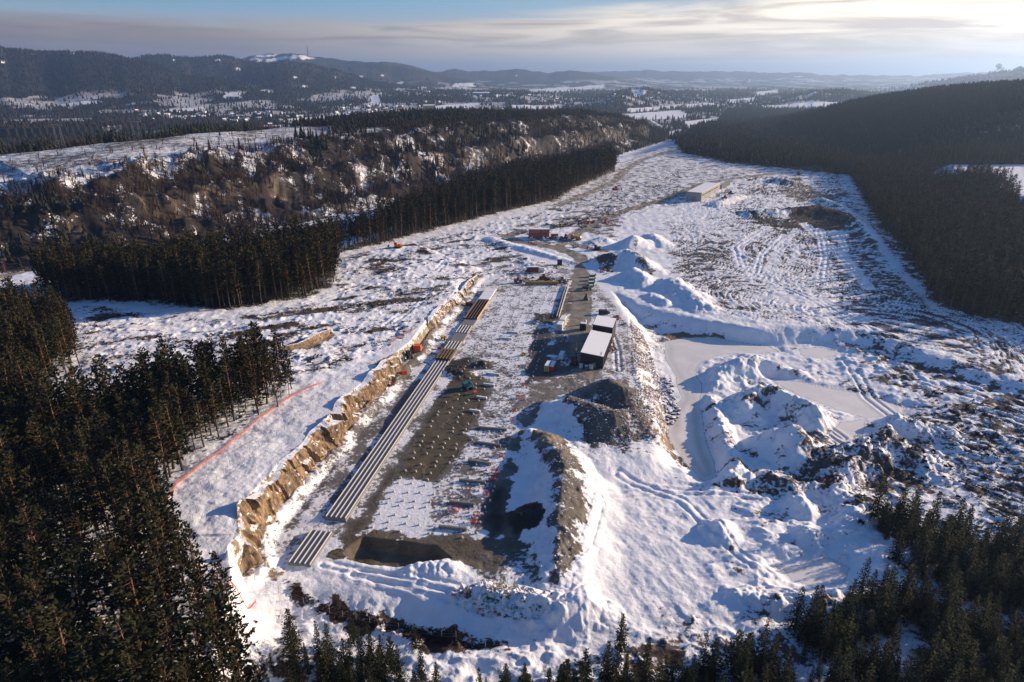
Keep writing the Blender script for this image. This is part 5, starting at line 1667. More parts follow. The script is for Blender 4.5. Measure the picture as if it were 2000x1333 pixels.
def container(name, label, cat, loc, rz, mat, L=6.0, W_=2.45, H=2.6, snow=True, grp=None, door=None):
    e = thing(name, label, cat, loc, rz, grp)
    g = Geo()
    g.box((0, 0, H / 2 + .08), (L - .12, W_ - .12, H - .2))
    n = int(L / .55)
    for k in range(n):
        for sy in (-1, 1): g.box((-L / 2 + .4 + (L - .8) * k / max(1, n - 1), sy * (W_ / 2 - .05), H / 2 + .08), (.22, .08, H - .35))
    g.build('body', mat, e)
    g = Geo()
    for sx in (-1, 1):
        for sy in (-1, 1): g.box((sx * (L / 2 - .06), sy * (W_ / 2 - .06), H / 2 + .05), (.15, .15, H))
    for sy in (-1, 1):
        for z in (.14, H - .02): g.box((0, sy * (W_ / 2 - .05), z), (L - .28, .11, .13))
    g.build('frame', mat, e)
    g = Geo()
    for sy in (-1, 1): g.box((L / 2 - .03, sy * W_ * .235, H / 2 + .05), (.1, W_ * .42, H - .4))
    d = g.build('door', door or mat, e)
    g = Geo()
    for sy in (-.35, .35): g.tube([(L / 2 + .05, sy, .3), (L / 2 + .05, sy, H - .25)], [.03, .03], 5)
    g.build('lock_bar', M_STEEL, d)
    if snow:
        g = Geo(); g.box((0, 0, H + .1), (L - .1, W_ - .1, .16), taper=.96); g.build('snow_layer', M_SNOWROOF, e)
    return e


def skip(label, loc, rz, mat, grp):
    e = thing('waste_skip', label, 'skip', loc, rz, grp)
    g = Geo(); g.prism([(-1.9, 1.5), (-1.2, .15), (1.2, .15), (1.9, 1.5), (1.78, 1.5), (1.12, .3), (-1.12, .3), (-1.78, 1.5)], -.9, .9, axis='y')
    g.prism([(-1.8, 1.45), (-1.15, .2), (1.15, .2), (1.8, 1.45)], -.96, -.88, axis='y'); g.prism([(-1.8, 1.45), (-1.15, .2), (1.15, .2), (1.8, 1.45)], .88, .96, axis='y')
    g.build('body', mat, e)
    g = Geo()
    for sx in (-.7, .7):
        for sy in (-1, 1): g.tube([(sx, sy * 1.0, 1.0), (sx, sy * 1.12, 1.0)], [.09, .09], 8)
    g.build('lug', M_STEEL, e)
    g = Geo(); g.box((0, 0, 1.3), (3.3, 1.7, .12), taper=.9); g.build('snow_fill', M_SNOWROOF, e)
    return e


def loader(label, loc, rz, body, name='wheel_loader', cat='wheel loader', lift=.6):
    e = thing(name, label, cat, loc, rz)
    wheels(e, [(1.3, .95), (1.3, -.95), (-1.3, .95), (-1.3, -.95)], .68, .5)
    g = Geo(); g.box((-1.2, 0, 1.5), (2.2, 1.5, .9), taper=.92); g.box((.9, 0, 1.1), (1.6, 1.0, .6)); g.build('body', body, e)
    g = Geo(); g.box((-.1, 0, 2.35), (1.2, 1.3, 1.5), taper=.88); c = g.build('cab', body, e)
    g = Geo(); g.box((-.1, 0, 2.45), (1.24, 1.34, .85), taper=.94); g.build('window', M_GLASS, c)
    for sy in (-.5, .5):
        g = Geo(); beam_between(g, (.8, sy, 1.6), (2.7, sy, lift), .16, .3); g.build('lift_arm', body, e)
    g = Geo(); g.prism([(2.5, lift + .5), (2.7, lift - .4), (3.6, lift - .45), (3.0, lift - .1)], -1.2, 1.2, axis='y'); g.build('bucket', M_BLACKP, e)
    return e


def person(label, loc, rz, jacket, trousers, step=.22, grp=None):
    e = thing('person', label, 'person', loc, rz, grp)
    def skin(name, verts, edges, rad, mat, sub=1, parent=e):
        me = bpy.data.meshes.new(name); me.from_pydata(verts, edges, []); me.materials.append(mat)
        o = put(name, me, parent)
        md = o.modifiers.new('skin', 'SKIN'); md.use_smooth_shade = True
        for i, r_ in enumerate(rad): me.skin_vertices[0].data[i].radius = (r_[0], r_[1]) if isinstance(r_, tuple) else (r_, r_)
        me.skin_vertices[0].data[0].use_root = True
        sm = o.modifiers.new('sub', 'SUBSURF'); sm.levels = 1; sm.render_levels = 1
        return o
    V = [(0, 0, .95), (0, 0, 1.15), (0, 0, 1.42), (.01, 0, 1.52), (.03, 0, 1.66), (.02, 0, 1.76),
         (0, .2, 1.42), (.03, .27, 1.15), (.12, .27, .92), (.14, .27, .83), (0, -.2, 1.42), (-.03, -.27, 1.15), (.06, -.28, .92), (.08, -.28, .83),
         (0, .1, .9), (step * .6, .11, .5), (step, .11, .1), (step + .16, .12, .04), (0, -.1, .9), (-step * .3, -.11, .5), (-step, -.11, .12), (-step + .15, -.12, .04)]
    E = [(0, 1), (1, 2), (2, 3), (3, 4), (4, 5), (2, 6), (6, 7), (7, 8), (8, 9), (2, 10), (10, 11), (11, 12), (12, 13), (0, 14), (14, 15), (15, 16), (16, 17), (0, 18), (18, 19), (19, 20), (20, 21)]
    R = [(.14, .11), (.15, .11), (.15, .10), .06, .105, .075, .07, .055, .045, .05, .07, .055, .045, .05, .095, .075, .05, .045, .095, .075, .05, .045]
    skin('body', V, E, R, M_SKIN)
    skin('jacket', [(0, 0, .88), (0, 0, 1.15), (0, 0, 1.44), (0, .2, 1.42), (.03, .27, 1.15), (.11, .27, .95), (0, -.2, 1.42), (-.03, -.27, 1.15), (.05, -.28, .95)],
         [(0, 1), (1, 2), (2, 3), (3, 4), (4, 5), (2, 6), (6, 7), (7, 8)], [(.17, .14), (.18, .14), (.16, .12), .095, .08, .065, .095, .08, .065], jacket)
    skin('trousers', [(0, 0, .94), (0, .1, .88), (step * .6, .11, .5), (step, .11, .12), (0, -.1, .88), (-step * .3, -.11, .5), (-step, -.11, .14)], [(0, 1), (1, 2), (2, 3), (0, 4), (4, 5), (5, 6)], [(.16, .13), .115, .09, .075, .115, .09, .075], trousers)
    g = Geo()
    for i in range(5):
        t = i / 4 * pi / 2
        g.v += [(.03 + .135 * cos(t) * cos(a), .125 * cos(t) * sin(a), 1.70 + .12 * sin(t)) for a in np.arange(12) * pi / 6]
    for i in range(4):
        for k in range(12):
            k2 = (k + 1) % 12; g.f += [i * 12 + k, i * 12 + k2, (i + 1) * 12 + k2, (i + 1) * 12 + k]; g.s.append(4); g.m.append(0)
    g.build('helmet', M_WHITE, e, True)
    return e


# black hall with its annex --------------------------------------------------
bl = spot(1133, 717); br = spot(1177, 721)
ang = math.atan2(br[1] - bl[1], br[0] - bl[0]); BW = math.hypot(br[0] - bl[0], br[1] - bl[1])
# length from the far roof edge (1141,646)-(1184,652) seen at eaves height
fl = at(1143, 646, bl[2] + 5.4); BL = math.hypot(fl[0] - bl[0], fl[1] - bl[1])
hall = thing('industrial_hall', 'black clad hall with a white snow covered single pitch roof', 'building', bl, ang)
g = Geo(); HL, HR = 5.5, 4.6
g.prism([(0, 0), (BL, 0), (BL, 1), (0, 1)], 0, 1)
g = Geo()
def hallbox(g, x0, x1, y0, y1, hl, hr):
    P = [(x0, y0, -.3), (x1, y0, -.3), (x1, y1, -.3), (x0, y1, -.3), (x0, y0, hl), (x1, y0, hr), (x1, y1, hr), (x0, y1, hl)]
    b = len(g.v); g.v += P
    for q in ((0, 3, 2, 1), (4, 5, 6, 7), (0, 1, 5, 4), (1, 2, 6, 5), (2, 3, 7, 6), (3, 0, 4, 7)):
        g.f += [b + i for i in q]; g.s.append(4); g.m.append(0)
hallbox(g, 0, BW, 0, BL, HL, HR)
for k in range(int(BW / .5)): g.box((.25 + k * .5, -.02, 2.3), (.12, .05, 4.5))
for k in range(int(BL / .6)): g.box((-.02, .3 + k * .6, 2.6), (.05, .12, 5.0)); g.box((BW + .02, .3 + k * .6, 2.2), (.05, .12, 4.3))
g.build('wall', M_CLAD, hall)
def slab_roof(parent, x0, x1, y0, y1, hl, hr, up, th, mat, name):
    g = Geo(); P = [(x0, y0, hl + up), (x1, y0, hr + up), (x1, y1, hr + up), (x0, y1, hl + up)]
    b = len(g.v); g.v += P + [(p[0], p[1], p[2] + th) for p in P]
    for q in ((0, 3, 2, 1), (4, 5, 6, 7), (0, 1, 5, 4), (1, 2, 6, 5), (2, 3, 7, 6), (3, 0, 4, 7)):
        g.f += [b + i for i in q]; g.s.append(4); g.m.append(0)
    return g.build(name, mat, parent)
rf = slab_roof(hall, -.25, BW + .25, -.25, BL + .25, HL + .04, HR - .04, .02, .16, M_CLAD, 'roof')
slab_roof(rf, -.02, BW + .02, -.02, BL + .02, HL, HR, .24, .16, M_SNOWROOF, 'snow_layer')
g = Geo(); g.box((BW * .62, -.06, 1.15), (1.0, .08, 2.1)); d_ = g.build('door', M_GREYP, hall)
g = Geo(); g.box((BW * .62 + .35, -.13, 1.05), (.16, .06, .05)); g.build('handle', M_STEEL, d_)
g = Geo(); g.box((-.06, BL * .4, 1.9), (.08, 3.6, 3.6)); g.build('roller_door', M_GREYP, hall)
g = Geo()
for k in range(10): g.box((BW * .86, .9 + k * .32, HR + .55 - .02), (.55, .05, .05))
g.box((BW * .86 - .28, 2.3, HR + .55), (.05, 3.3, .06)); g.box((BW * .86 + .28, 2.3, HR + .55), (.05, 3.3, .06)); g.build('roof_ladder', M_TIMBER, hall)
def along(px, py, z): q = at(px, py, bl[2] + z); return -(q[0] - bl[0]) * sin(ang) + (q[1] - bl[1]) * cos(ang)
AH, AR = 7.0, 6.3
A0 = max(BL + 2.5, along(1145, 635, AH)); A1 = along(1149, 616, AH); AL = max(4.0, A1 - A0)
print('hall', BW, BL, A0, A1, ang)
ax_ = bl[0] + A0 * -sin(ang); ay_ = bl[1] + A0 * cos(ang)
ann = thing('annex_building', 'second black building with a snowy roof directly behind the big black hall', 'building', (ax_, ay_, gz(ax_, ay_)), ang)
g = Geo(); hallbox(g, .2, BW - .1, 0, AL, AH, AR)
for k in range(int(BW / .5)): g.box((.45 + k * .5 if .45 + k * .5 < BW - .3 else BW - .4, -.02, 2.9), (.12, .05, 5.2))
g.build('wall', M_CLAD, ann)
rf = slab_roof(ann, 0, BW + .1, -.2, AL + .2, AH, AR, .03, .16, M_CLAD, 'roof'); slab_roof(rf, .25, BW - .15, .05, AL - .05, AH, AR, .23, .15, M_SNOWROOF, 'snow_layer')
g = Geo(); g.box((BW * .4, -.06, 1.05), (1.0, .08, 2.0)); d_ = g.build('door', M_GREYP, ann)
g = Geo(); g.box((BW * .4 + .35, -.13, 1.05), (.16, .06, .05)); g.build('handle', M_STEEL, d_)


def hloc(px, py): return spot(px, py)


# things round the hall
p = hloc(1154, 722); e = thing('water_tank', 'cream plastic tank in a cage against the front of the black hall', 'tank', p, ang)
g = Geo(); g.tube([(0, 0, .15), (0, 0, .3), (0, 0, 1.9), (0, 0, 2.15)], [.75, .85, .85, .4], 14); g.build('body', M_CREAM, e, True)
g = Geo(); g.tube([(0, 0, 2.1), (0, 0, 2.3)], [.22, .22], 10); g.build('lid', M_BLACKP, e); g = Geo(); g.box((0, 0, .07), (1.7, 1.7, .14)); g.build('base', M_WOODD, e)
for px, py, m, lb in ((1135, 719, M_WHITE, 'white steel cabinet left of the cream tank by the black hall'), (1145, 722, M_BLUEC, 'pale blue crate between the white cabinet and the cream tank')):
    p = hloc(px, py); e = thing('equipment_box', lb, 'box', p, ang)
    g = Geo(); g.box((0, 0, .8), (1.2, .9, 1.4)); g.build('body', m, e); g = Geo(); g.box((0, 0, 1.54), (1.3, 1.0, .08)); g.build('lid', M_SNOWROOF, e); g = Geo(); g.box((0, 0, .05), (1.2, .9, .1)); g.build('pallet', M_WOODD, e)
car('pickup_truck', 'white van parked in the shadow left of the black hall', 'van', spot(1097, 700), ang + pi / 2 + pi, M_WHITE, True)
car('parked_car', 'black car behind the annex of the black hall', 'car', spot(1180, 614), ang + .25, M_BLACKP, True)
e = thing('drilling_rig', 'dark drilling rig with a tall mast in the shade beside the hall', 'drilling rig', spot(1121, 712), ang + pi / 2)
for sy in (-.9, .9):
    g = Geo(); g.prism([(-1.7, .3), (-1.4, 0), (1.4, 0), (1.7, .3), (1.4, .75), (-1.4, .75)], sy - .25, sy + .25, axis='y'); g.build('track', M_RUBBER, e)
g = Geo(); g.box((-.3, 0, 1.35), (2.8, 2.0, 1.1)); g.box((.9, .6, 2.3), (1.1, .9, 1.2), taper=.9); g.build('body', M_BROWNR, e)
g = Geo()
for sx in (-.2, .2):
    for sy in (-.2, .2): g.tube([(1.9 + sx, sy - .3, .6), (1.9 + sx, sy - .3, 8.0)], [.05, .05], 4)
for k in range(14): g.tube([(1.7, -.5, .8 + k * .5), (2.1, -.1, 1.3 + k * .5)], [.03, .03], 4, cap=False); g.tube([(2.1, -.5, .8 + k * .5), (1.7, -.1, 1.3 + k * .5)], [.03, .03], 4, cap=False)
g.build('mast', M_BLACKP, e); g = Geo(); g.box((1.9, -.3, 5.2), (.5, .5, 1.0)); g.build('drill_head', M_YELLOW, e); g = Geo(); g.tube([(1.9, -.3, .2), (1.9, -.3, 4.8)], [.08, .08], 6); g.build('drill_rod', M_STEEL, e)
container('shipping_container', 'yellow ended white topped container in the shadow left of the hall', 'container', spot(1070, 722), ang + pi / 2 + pi, M_WHITE, 5.2, 1.6, 2.4, True, None, M_YELLOW)
container('shipping_container', 'narrow dark red container touching the yellow ended one', 'container', (spot(1070, 722)[0] + 1.75, spot(1070, 722)[1] - .3, spot(1070, 722)[2]), ang + pi / 2 + pi, M_RED, 5.2, 1.5, 2.3)
container('shipping_container', 'white container with a snowy roof at the bend of the haul road', 'container', spot(1100, 632), ang + pi / 2, M_CREAM, 6, 2.4, 2.6)
container('shipping_container', 'white container nearer the camera of the pair left of the annex', 'container', spot(1094, 643), ang + pi / 2 + pi, M_WHITE, 4.5, 2.4, 2.6)
container('shipping_container', 'small black container beside the annex wall', 'container', spot(1139, 644), ang, M_BLACKP, 2.6, 2.2, 2.8)
p = spot(1143, 634); e = thing('gas_tank', 'small upright white tank between the annex and the black container', 'tank', p)
g = Geo(); g.tube([(0, 0, .2), (0, 0, .35), (0, 0, 1.8), (0, 0, 2.1)], [.5, .6, .6, .25], 12); g.build('body', M_WHITE, e, True); g = Geo(); g.box((0, 0, .1), (1.0, 1.0, .2)); g.build('base', M_STEEL, e)
# clutter on the right of the hall
rr = random.Random(9)
def clutter(name, label, cat, px, py, mats, n, spread, sz, grp=None):
    p = spot(px, py); e = thing(name, label, cat, p, rr.uniform(0, 3), grp)
    for k, m in enumerate(mats):
        for j in range(n):
            g = Geo(); nm = ('plank', 'crate', 'pipe', 'scrap_piece')[k]; w_ = sz * rr.uniform(.5, 1.0)
            c_ = (rr.gauss(0, spread), rr.gauss(0, spread * .6), sz * rr.uniform(.3, .9)); a_ = rr.uniform(0, 3)
            if nm == 'pipe':
                L_ = sz * rr.uniform(1.0, 2.6)
                g.tube([(c_[0] - cos(a_) * L_ / 2, c_[1] - sin(a_) * L_ / 2, c_[2]), (c_[0] + cos(a_) * L_ / 2, c_[1] + sin(a_) * L_ / 2, c_[2])], [w_ * .3] * 2, 8)
            elif nm == 'plank': g.box(c_, (sz * rr.uniform(1.2, 3.0), sz * rr.uniform(.3, .6), w_ * .5), a_, rx=rr.uniform(-.15, .15))
            else: g.box(c_, (sz * rr.uniform(.6, 1.5), sz * rr.uniform(.5, .9), w_), a_, taper=rr.uniform(.8, 1))
            g.build(nm, m, e)
    return e
clutter('material_stack', 'heap of dark steel and orange crates behind the annex at the fence', 'material stack', 1207, 622, [M_BLACKP, M_ORANGE, M_GREYP], 5, 1.3, .7)
clutter('material_stack', 'small heap of dark rolls by the right yard fence', 'material stack', 1220, 634, [M_WOODD, M_GREYP], 4, .7, .5)
clutter('material_stack', 'row of red brown crates along the right wall of the hall', 'material stack', 1186, 690, [M_RED, M_WOODD], 6, 1.0, .6)
clutter('material_stack', 'heap of red machine parts and a pale chute right of the hall', 'material stack', 1196, 684, [M_BROWNR, M_STEEL, M_GREYP], 5, 1.2, .7)
clutter('material_stack', 'pile of broken planks and posts on the gravel near the fence', 'timber pile', 985, 1152, [M_WOODD, M_TIMBER], 6, 1.0, .35)
clutter('material_stack', 'heap of dark scrap between the concrete trench and the excavator', 'scrap heap', 893, 718, [M_BLACKP, M_RUST, M_WOODD], 7, 1.8, .7)
clutter('material_stack', 'stack of pipes and boxes left of the gravel heaps on the far yard', 'material stack', 1180, 512, [M_WOODD, M_CREAM, M_RED, M_BLACKP], 9, 3.0, 1.0)
clutter('material_stack', 'dark bundle of steel on the snow beside the branching road', 'material stack', 1122, 484, [M_BLACKP, M_GREYP], 5, 1.6, .9)
clutter('material_stack', 'line of brown crates and bags between the two roads', 'material stack', 1044, 476, [M_WOODD, M_RED, M_GREYP], 5, 2.2, .7)
clutter('material_stack', 'single black bin between the two roads', 'material stack', 1071, 478, [M_BLACKP], 2, .4, .8)
for k, (px, py) in enumerate(((1085, 446), (1100, 442), (1118, 440), (1138, 436), (1155, 436), (1170, 443), (1185, 436), (1140, 446), (1072, 441))):
    clutter('material_stack', ('green tarpaulin covered stack behind the red offices', 'yellow and dark stack of beams behind the red offices', 'long dark stack of timber on the far yard', 'brown scrap stack on the far yard', 'dark scrap beside the far yard track', 'grey pipe bundle on the far yard', 'reddish stack at the far corner of the yard', 'pale block stack in the middle of the far yard', 'green and black bundle just left of the red office roof')[k], 'material stack', px, py,
            [[M_GREEN, M_BLACKP], [M_OCHRE, M_BLACKP], [M_BLACKP, M_WOODD], [M_WOODD, M_BROWNR], [M_BLACKP, M_BROWNR], [M_GREYP, M_STEEL], [M_RED, M_WOODD], [M_CREAM, M_WOODD], [M_GREEN, M_BLACKP]][k], 6, 2.6, 1.1, 'stacks on the far yard')

# machines on the footing field and along the trench
excavator('teal excavator with a red bucket working on the brown gravel', spot(914, 760), -.95, M_TEAL, .95, ((.9, 1.6), (3.2, 3.4), (4.6, 2.2), (4.5, .5)), M_RED)
e = thing('site_dumper', 'small yellow dumper standing left of the trench slab', 'dumper', spot(868, 664), 2.4)
wheels(e, [(.9, .65), (.9, -.65), (-.8, .65), (-.8, -.65)], .42, .35); g = Geo(); g.box((-.6, 0, .85), (1.3, 1.0, .6)); g.build('body', M_YELLOW, e); g = Geo(); g.prism([(.1, 1.3), (.3, .7), (1.3, .7), (1.8, 1.4)], -.75, .75, axis='y'); g.build('hopper', M_YELLOW, e); g = Geo(); g.box((-.4, 0, 1.35), (.45, .5, .4)); g.build('seat', M_BLACKP, e)
g = Geo(); g.tube([(-.9, -.45, 1.1), (-.9, -.45, 2.1), (-.9, .45, 2.1), (-.9, .45, 1.1)], [.04] * 4, 5); g.build('roll_bar', M_BLACKP, e)
container('site_hut', 'bright orange square hut at the foot of the rock cut', 'hut', spot(816, 686), SITE_RZ + .12 + pi, M_ORANGE, 2.7, 2.3, 2.5, False)
e = thing('light_tower', 'slim light mast standing beside the trench', 'light tower', spot(858, 682)); g = Geo(); g.box((0, 0, .45), (1.4, .9, .7)); g.build('trailer', M_RED, e)
g = Geo(); g.tube([(0, 0, .7), (0, 0, 5.6)], [.07, .05], 6); g.build('mast', M_STEEL, e)
for sx in (-.3, .3):
    g = Geo(); g.box((sx, 0, 5.7), (.45, .25, .35)); g.build('lamp', M_LAMP, e)
container('generator', 'small orange generator box left of the trench', 'generator', spot(789, 731), SITE_RZ + .6, M_ORANGE, 1.8, 1.2, 1.5, False)
container('generator', 'little red compressor on the snow near the cliff end', 'compressor', spot(768, 754), SITE_RZ + .2, M_RED, 1.1, .9, .9, False)
loader('black compact loader below the orange hut', spot(797, 700), 2.2, M_BLACKP, 'compact_loader', 'loader')
clutter('material_stack', 'dark pile with yellow bags beside the far rock cut', 'material stack', 817, 664, [M_BLACKP, M_YELLOW], 4, .9, .6)
clutter('material_stack', 'low stack of boards on the snow left of the trench', 'timber pile', 780, 740, [M_WOODD, M_RED], 4, .8, .35)
container('tool_box', 'low dark red steel box left of the rebar bed', 'box', spot(916, 597), .1, M_BROWNR, 3.2, 1.6, 1.5, False)
person('person in dark clothing walking on the grey yard beyond the rebar bed', spot(941, 562), 1.2, M_TROUS, M_TROUS, .2, None)
person('person in a yellow jacket walking beside the one in dark clothes', spot(944, 561.5), 1.0, M_HIVIS, M_TROUS, .18, None)
clutter('material_stack', 'dark stump of steel with a long shadow on the snow near the fence', 'scrap', 915, 1163, [M_WOODD], 4, .35, .9)
container('generator', 'small orange box standing among the footings', 'box', spot(1022, 695), .4, M_OCHRE, 1.2, 1.0, 1.2, False)

# far end of the footing field
A = spot(1026, 556); B = spot(1090, 556); L_ = math.hypot(B[0] - A[0], B[1] - A[1])
e = thing('gantry_girder', 'long yellow steel girder lying across the far end of the field', 'girder', A, math.atan2(B[1] - A[1], B[0] - A[0]))
g = Geo(); g.box((L_ / 2, 0, .95), (L_, .7, 1.3)); g.box((L_ / 2, 0, 1.66), (L_, 1.1, .1)); g.box((L_ / 2, 0, .26), (L_, 1.1, .1)); g.build('girder', M_OCHRE, e)
for k in (0, 1):
    g = Geo(); g.box((k * L_, 0, .95), (.25, 1.5, 1.6)); g.build('end_plate', M_YELLOW, e)
g = Geo()
for k in range(4): g.box((L_ * (.1 + .27 * k), 0, .1), (.4, 1.6, .2))
g.build('timber_rest', M_WOODD, e)
loader('dark red wheel loader behind the yellow girder', spot(1062, 547), .2, M_BROWNR)
loader('red forklift with a white load left of the yellow girder', spot(1012, 553), 0.1, M_RED, 'forklift', 'forklift', 1.2)
loader('grey machine at the right end of the yellow girder', spot(1098, 552), 2.8, M_GREYP, 'compact_loader', 'loader')
for px, py, lb in ((1026, 546, 'small dark drum behind the left half of the girder'), (1041, 545, 'dark pallet of bags behind the girder middle')):
    clutter('material_stack', lb, 'pallet', px, py, [M_BLACKP, M_WOODD], 2, .3, .8)
clutter('material_stack', 'pale boxes at the road side right of the girder', 'material stack', 1108, 551, [M_CREAM, M_GREYP], 4, 1.0, .9)
container('shipping_container', 'dark container with red ends and a snowy roof beyond the girder', 'container', spot(1040, 531), 0.03, M_BROWNR, 6.2, 2.4, 2.6, True, None, M_RED)
container('shipping_container', 'white box container beside the red ended one', 'container', spot(1058, 532), 0.03, M_WHITE, 2.4, 2.2, 2.4)
container('shipping_container', 'tall dark box standing alone on the snow beyond the girder', 'container', spot(1093, 518), 0.05, M_BLACKP, 2.4, 2.4, 3.4)
clutter('material_stack', 'long low row of dark beams beyond the girder', 'material stack', 1080, 533, [M_BLACKP, M_BROWNR], 6, 2.8, .7)
for k, (px, py) in enumerate(((1157, 541), (1156, 548), (1155, 555), (1153, 562))):
    skip(('green skip farthest along the haul road', 'snow filled green skip second from the far end of the row', 'green skip in the middle of the haul road row', 'green skip nearest the camera beside the haul road')[k], spot(px, py), .1, M_GREEN, 'green skips by the haul road')
loader('small green machine at the near end of the green skips', spot(1147, 566), 2.0, M_GREEN, 'compact_loader', 'loader')
p = spot(1145, 586); e = thing('sand_hopper', 'dark conical hopper on the haul road below the green skips', 'hopper', p); g = Geo(); g.tube([(0, 0, .1), (0, 0, 2.4), (0, 0, 3.0), (0, 0, 3.4)], [1.5, .55, .35, .35], 10); g.build('cone', M_BLACKP, e); g = Geo(); g.tube([(0, 0, 3.3), (0, 0, 3.5)], [.5, .5], 10); g.build('lid', M_GREYP, e)
p = spot(1160, 592); e = thing('sign_post', 'thin post with a dark plate on the snow right of the haul road', 'sign', p); g = Geo(); g.tube([(0, 0, 0), (0, 0, 2.4)], [.06, .06], 6); g.build('post', M_STEEL, e); g = Geo(); g.box((0, -.08, 2.0), (.9, .06, .7)); g.build('plate', M_BLACKP, e)

# red site offices and the parked machines before them
A = spot(1032, 466); B = spot(1073, 466)
e = thing('site_office', 'two storey red site office with small white framed windows and snowy roof', 'building', A, math.atan2(B[1] - A[1], B[0] - A[0]))
LO = math.hypot(B[0] - A[0], B[1] - A[1])
g = Geo(); n_ = 5
for k in range(n_):
    for z in (0, 1): g.box((LO * (k + .5) / n_, 2.6, 1.45 + z * 2.85), (LO / n_ - .08, 5.2, 2.75))
g.build('wall', M_RED, e)
for k in range(n_):
    for z in (0, 1):
        g = Geo(); g.box((LO * (k + .5) / n_, -.03, 1.75 + z * 2.85), (1.3, .08, 1.05)); w_ = g.build('window', M_WHITE, e); g = Geo(); g.box((LO * (k + .5) / n_, -.09, 1.75 + z * 2.85), (1.05, .06, .8)); g.build('pane', M_GLASS, w_)
g = Geo(); g.box((LO / 2, 2.6, 5.83), (LO + .2, 5.5, .2)); rf = g.build('roof', M_RED, e); g = Geo(); g.box((LO / 2, 2.6, 6.0), (LO, 5.3, .16)); g.build('snow_layer', M_SNOWROOF, rf)
A2 = spot(1077, 466); e = thing('site_office', 'single storey red annex with a snowy roof right of the two storey office', 'building', A2, .05)
g = Geo(); g.box((2.2, 2.4, 1.5), (4.4, 4.8, 2.8)); g.build('wall', M_RED, e); g = Geo(); g.box((2.2, 2.4, 3.0), (4.6, 5, .25)); g.build('roof', M_SNOWROOF, e); g = Geo(); g.box((1.4, -.04, 1.1), (.95, .08, 2.0)); d_ = g.build('door', M_BROWNR, e); g = Geo(); g.box((1.75, -.1, 1.05), (.15, .06, .05)); g.build('handle', M_STEEL, d_); g = Geo(); g.box((3.2, -.04, 1.7), (1.1, .08, .9)); g.build('window', M_GLASS, e)
for k, (px, py, m, lb) in enumerate(((1038, 470, M_GREYP, 'grey van parked before the left end of the red offices'), (1052, 469, M_BLACKP, 'black car in the shade of the red offices'), (1062, 469, M_WHITE, 'white car before the middle of the red offices'), (1070, 469, M_WHITE, 'white car next to a dark one before the red offices'),
                                   (1077, 469, M_BLACKP, 'dark car before the red annex'), (1083, 468, M_GREYP, 'silver car at the right corner of the red annex'), (1089, 467, M_WHITE, 'white car in the open just right of the red annex'), (1097, 467, M_BLUEC, 'dark blue car between the white car and the excavator'))):
    car('parked_car', lb, 'van' if k == 0 else 'car', spot(px, py), -1.45 + .1 * (k % 3), m, k == 0, 'cars before the red offices')
loader('dark wheel loader right of the parked cars', spot(1105, 467), 1.2, M_BLACKP)
dump_truck('yellow brown dump truck on the snow right of the red offices', spot(1125, 469), 2.6, M_OCHRE)
excavator('dark excavator on the end of the branch road by the gravel heaps', spot(1166, 489), 2.7, M_BLACKP, 1.1)
excavator('orange excavator with raised boom at the edge of the forest band', spot(777, 487), 2.9, M_ORANGE, 1.15, ((.9, 1.6), (3.0, 4.0), (4.6, 2.6), (4.8, .6)))
clutter('material_stack', 'red and white reels on the snow by the gravel heap', 'material stack', 1163, 505, [M_RED, M_CREAM], 3, .8, .9)

# far warehouse
A = spot(1352, 392); B = spot(1369, 394); C_ = spot(1405, 372)
fw = math.atan2(C_[1] - B[1], C_[0] - B[0]); LW = math.hypot(C_[0] - B[0], C_[1] - B[1]); WW = 12.5
e = thing('warehouse', 'long pale warehouse with a snowy flat roof on the far yard', 'building', B, fw)
g = Geo(); g.box((LW / 2, WW / 2, 3.4), (LW, WW, 7.2))
for k in range(int(LW / 3)): g.box((1.5 + k * 3, -.05, 3.4), (.3, .14, 7.0))
g.build('wall', M_STONEW, e); g = Geo(); g.box((LW / 2, WW / 2, 7.15), (LW + .5, WW + .5, .3)); rf = g.build('roof', M_GREYP, e); g = Geo(); g.box((LW / 2, WW / 2, 7.4), (LW, WW, .22)); g.build('snow_layer', M_SNOWROOF, rf)
for k in range(6):
    g = Geo(); g.box((LW * (.1 + .15 * k), -.06, 5.0), (LW * .11, .1, 1.0)); g.build('window', M_GLASS, e)
for k in range(3):
    g = Geo(); g.box((LW * (.2 + .28 * k), -.08, 1.9), (4, .12, 3.8)); g.build('roller_door', M_GREYP, e)
g = Geo(); g.box((-.06, WW * .5, 1.9), (.12, 4, 3.6)); g.build('door', M_GREYP, e)
p = spot(1408, 370); e = thing('open_shed', 'unfinished pale wall with stub columns behind the warehouse', 'wall', p, fw)
g = Geo(); g.box((16, 0, 2.2), (32, .5, 4.4)); g.build('wall', M_STONEW, e); 
for k in range(8):
    g = Geo(); g.box((1 + k * 4.3, -.6, 2.6), (.6, .6, 5.4)); g.build('column', M_CONC, e)
loader('red and black wheel loader in front of the far warehouse', spot(1415, 389), 2.0, M_RED)
loader('yellow loader right of the far warehouse', spot(1417, 378), 1.0, M_YELLOW)
container('site_hut', 'white hut beside the yellow loader at the far warehouse', 'hut', spot(1422, 376), .3, M_WHITE, 3, 2.6, 3.2)
container('site_hut', 'small white hut against the far warehouse wall', 'hut', spot(1402, 385), .3, M_CREAM, 2.4, 2.2, 2.8)
loader('dark machine at the right end of the far yard', spot(1427, 380), .3, M_BLACKP)
p = spot(1595, 334); e = thing('farm_shed', 'dark low shed at the far right end of the site', 'building', p, .3)
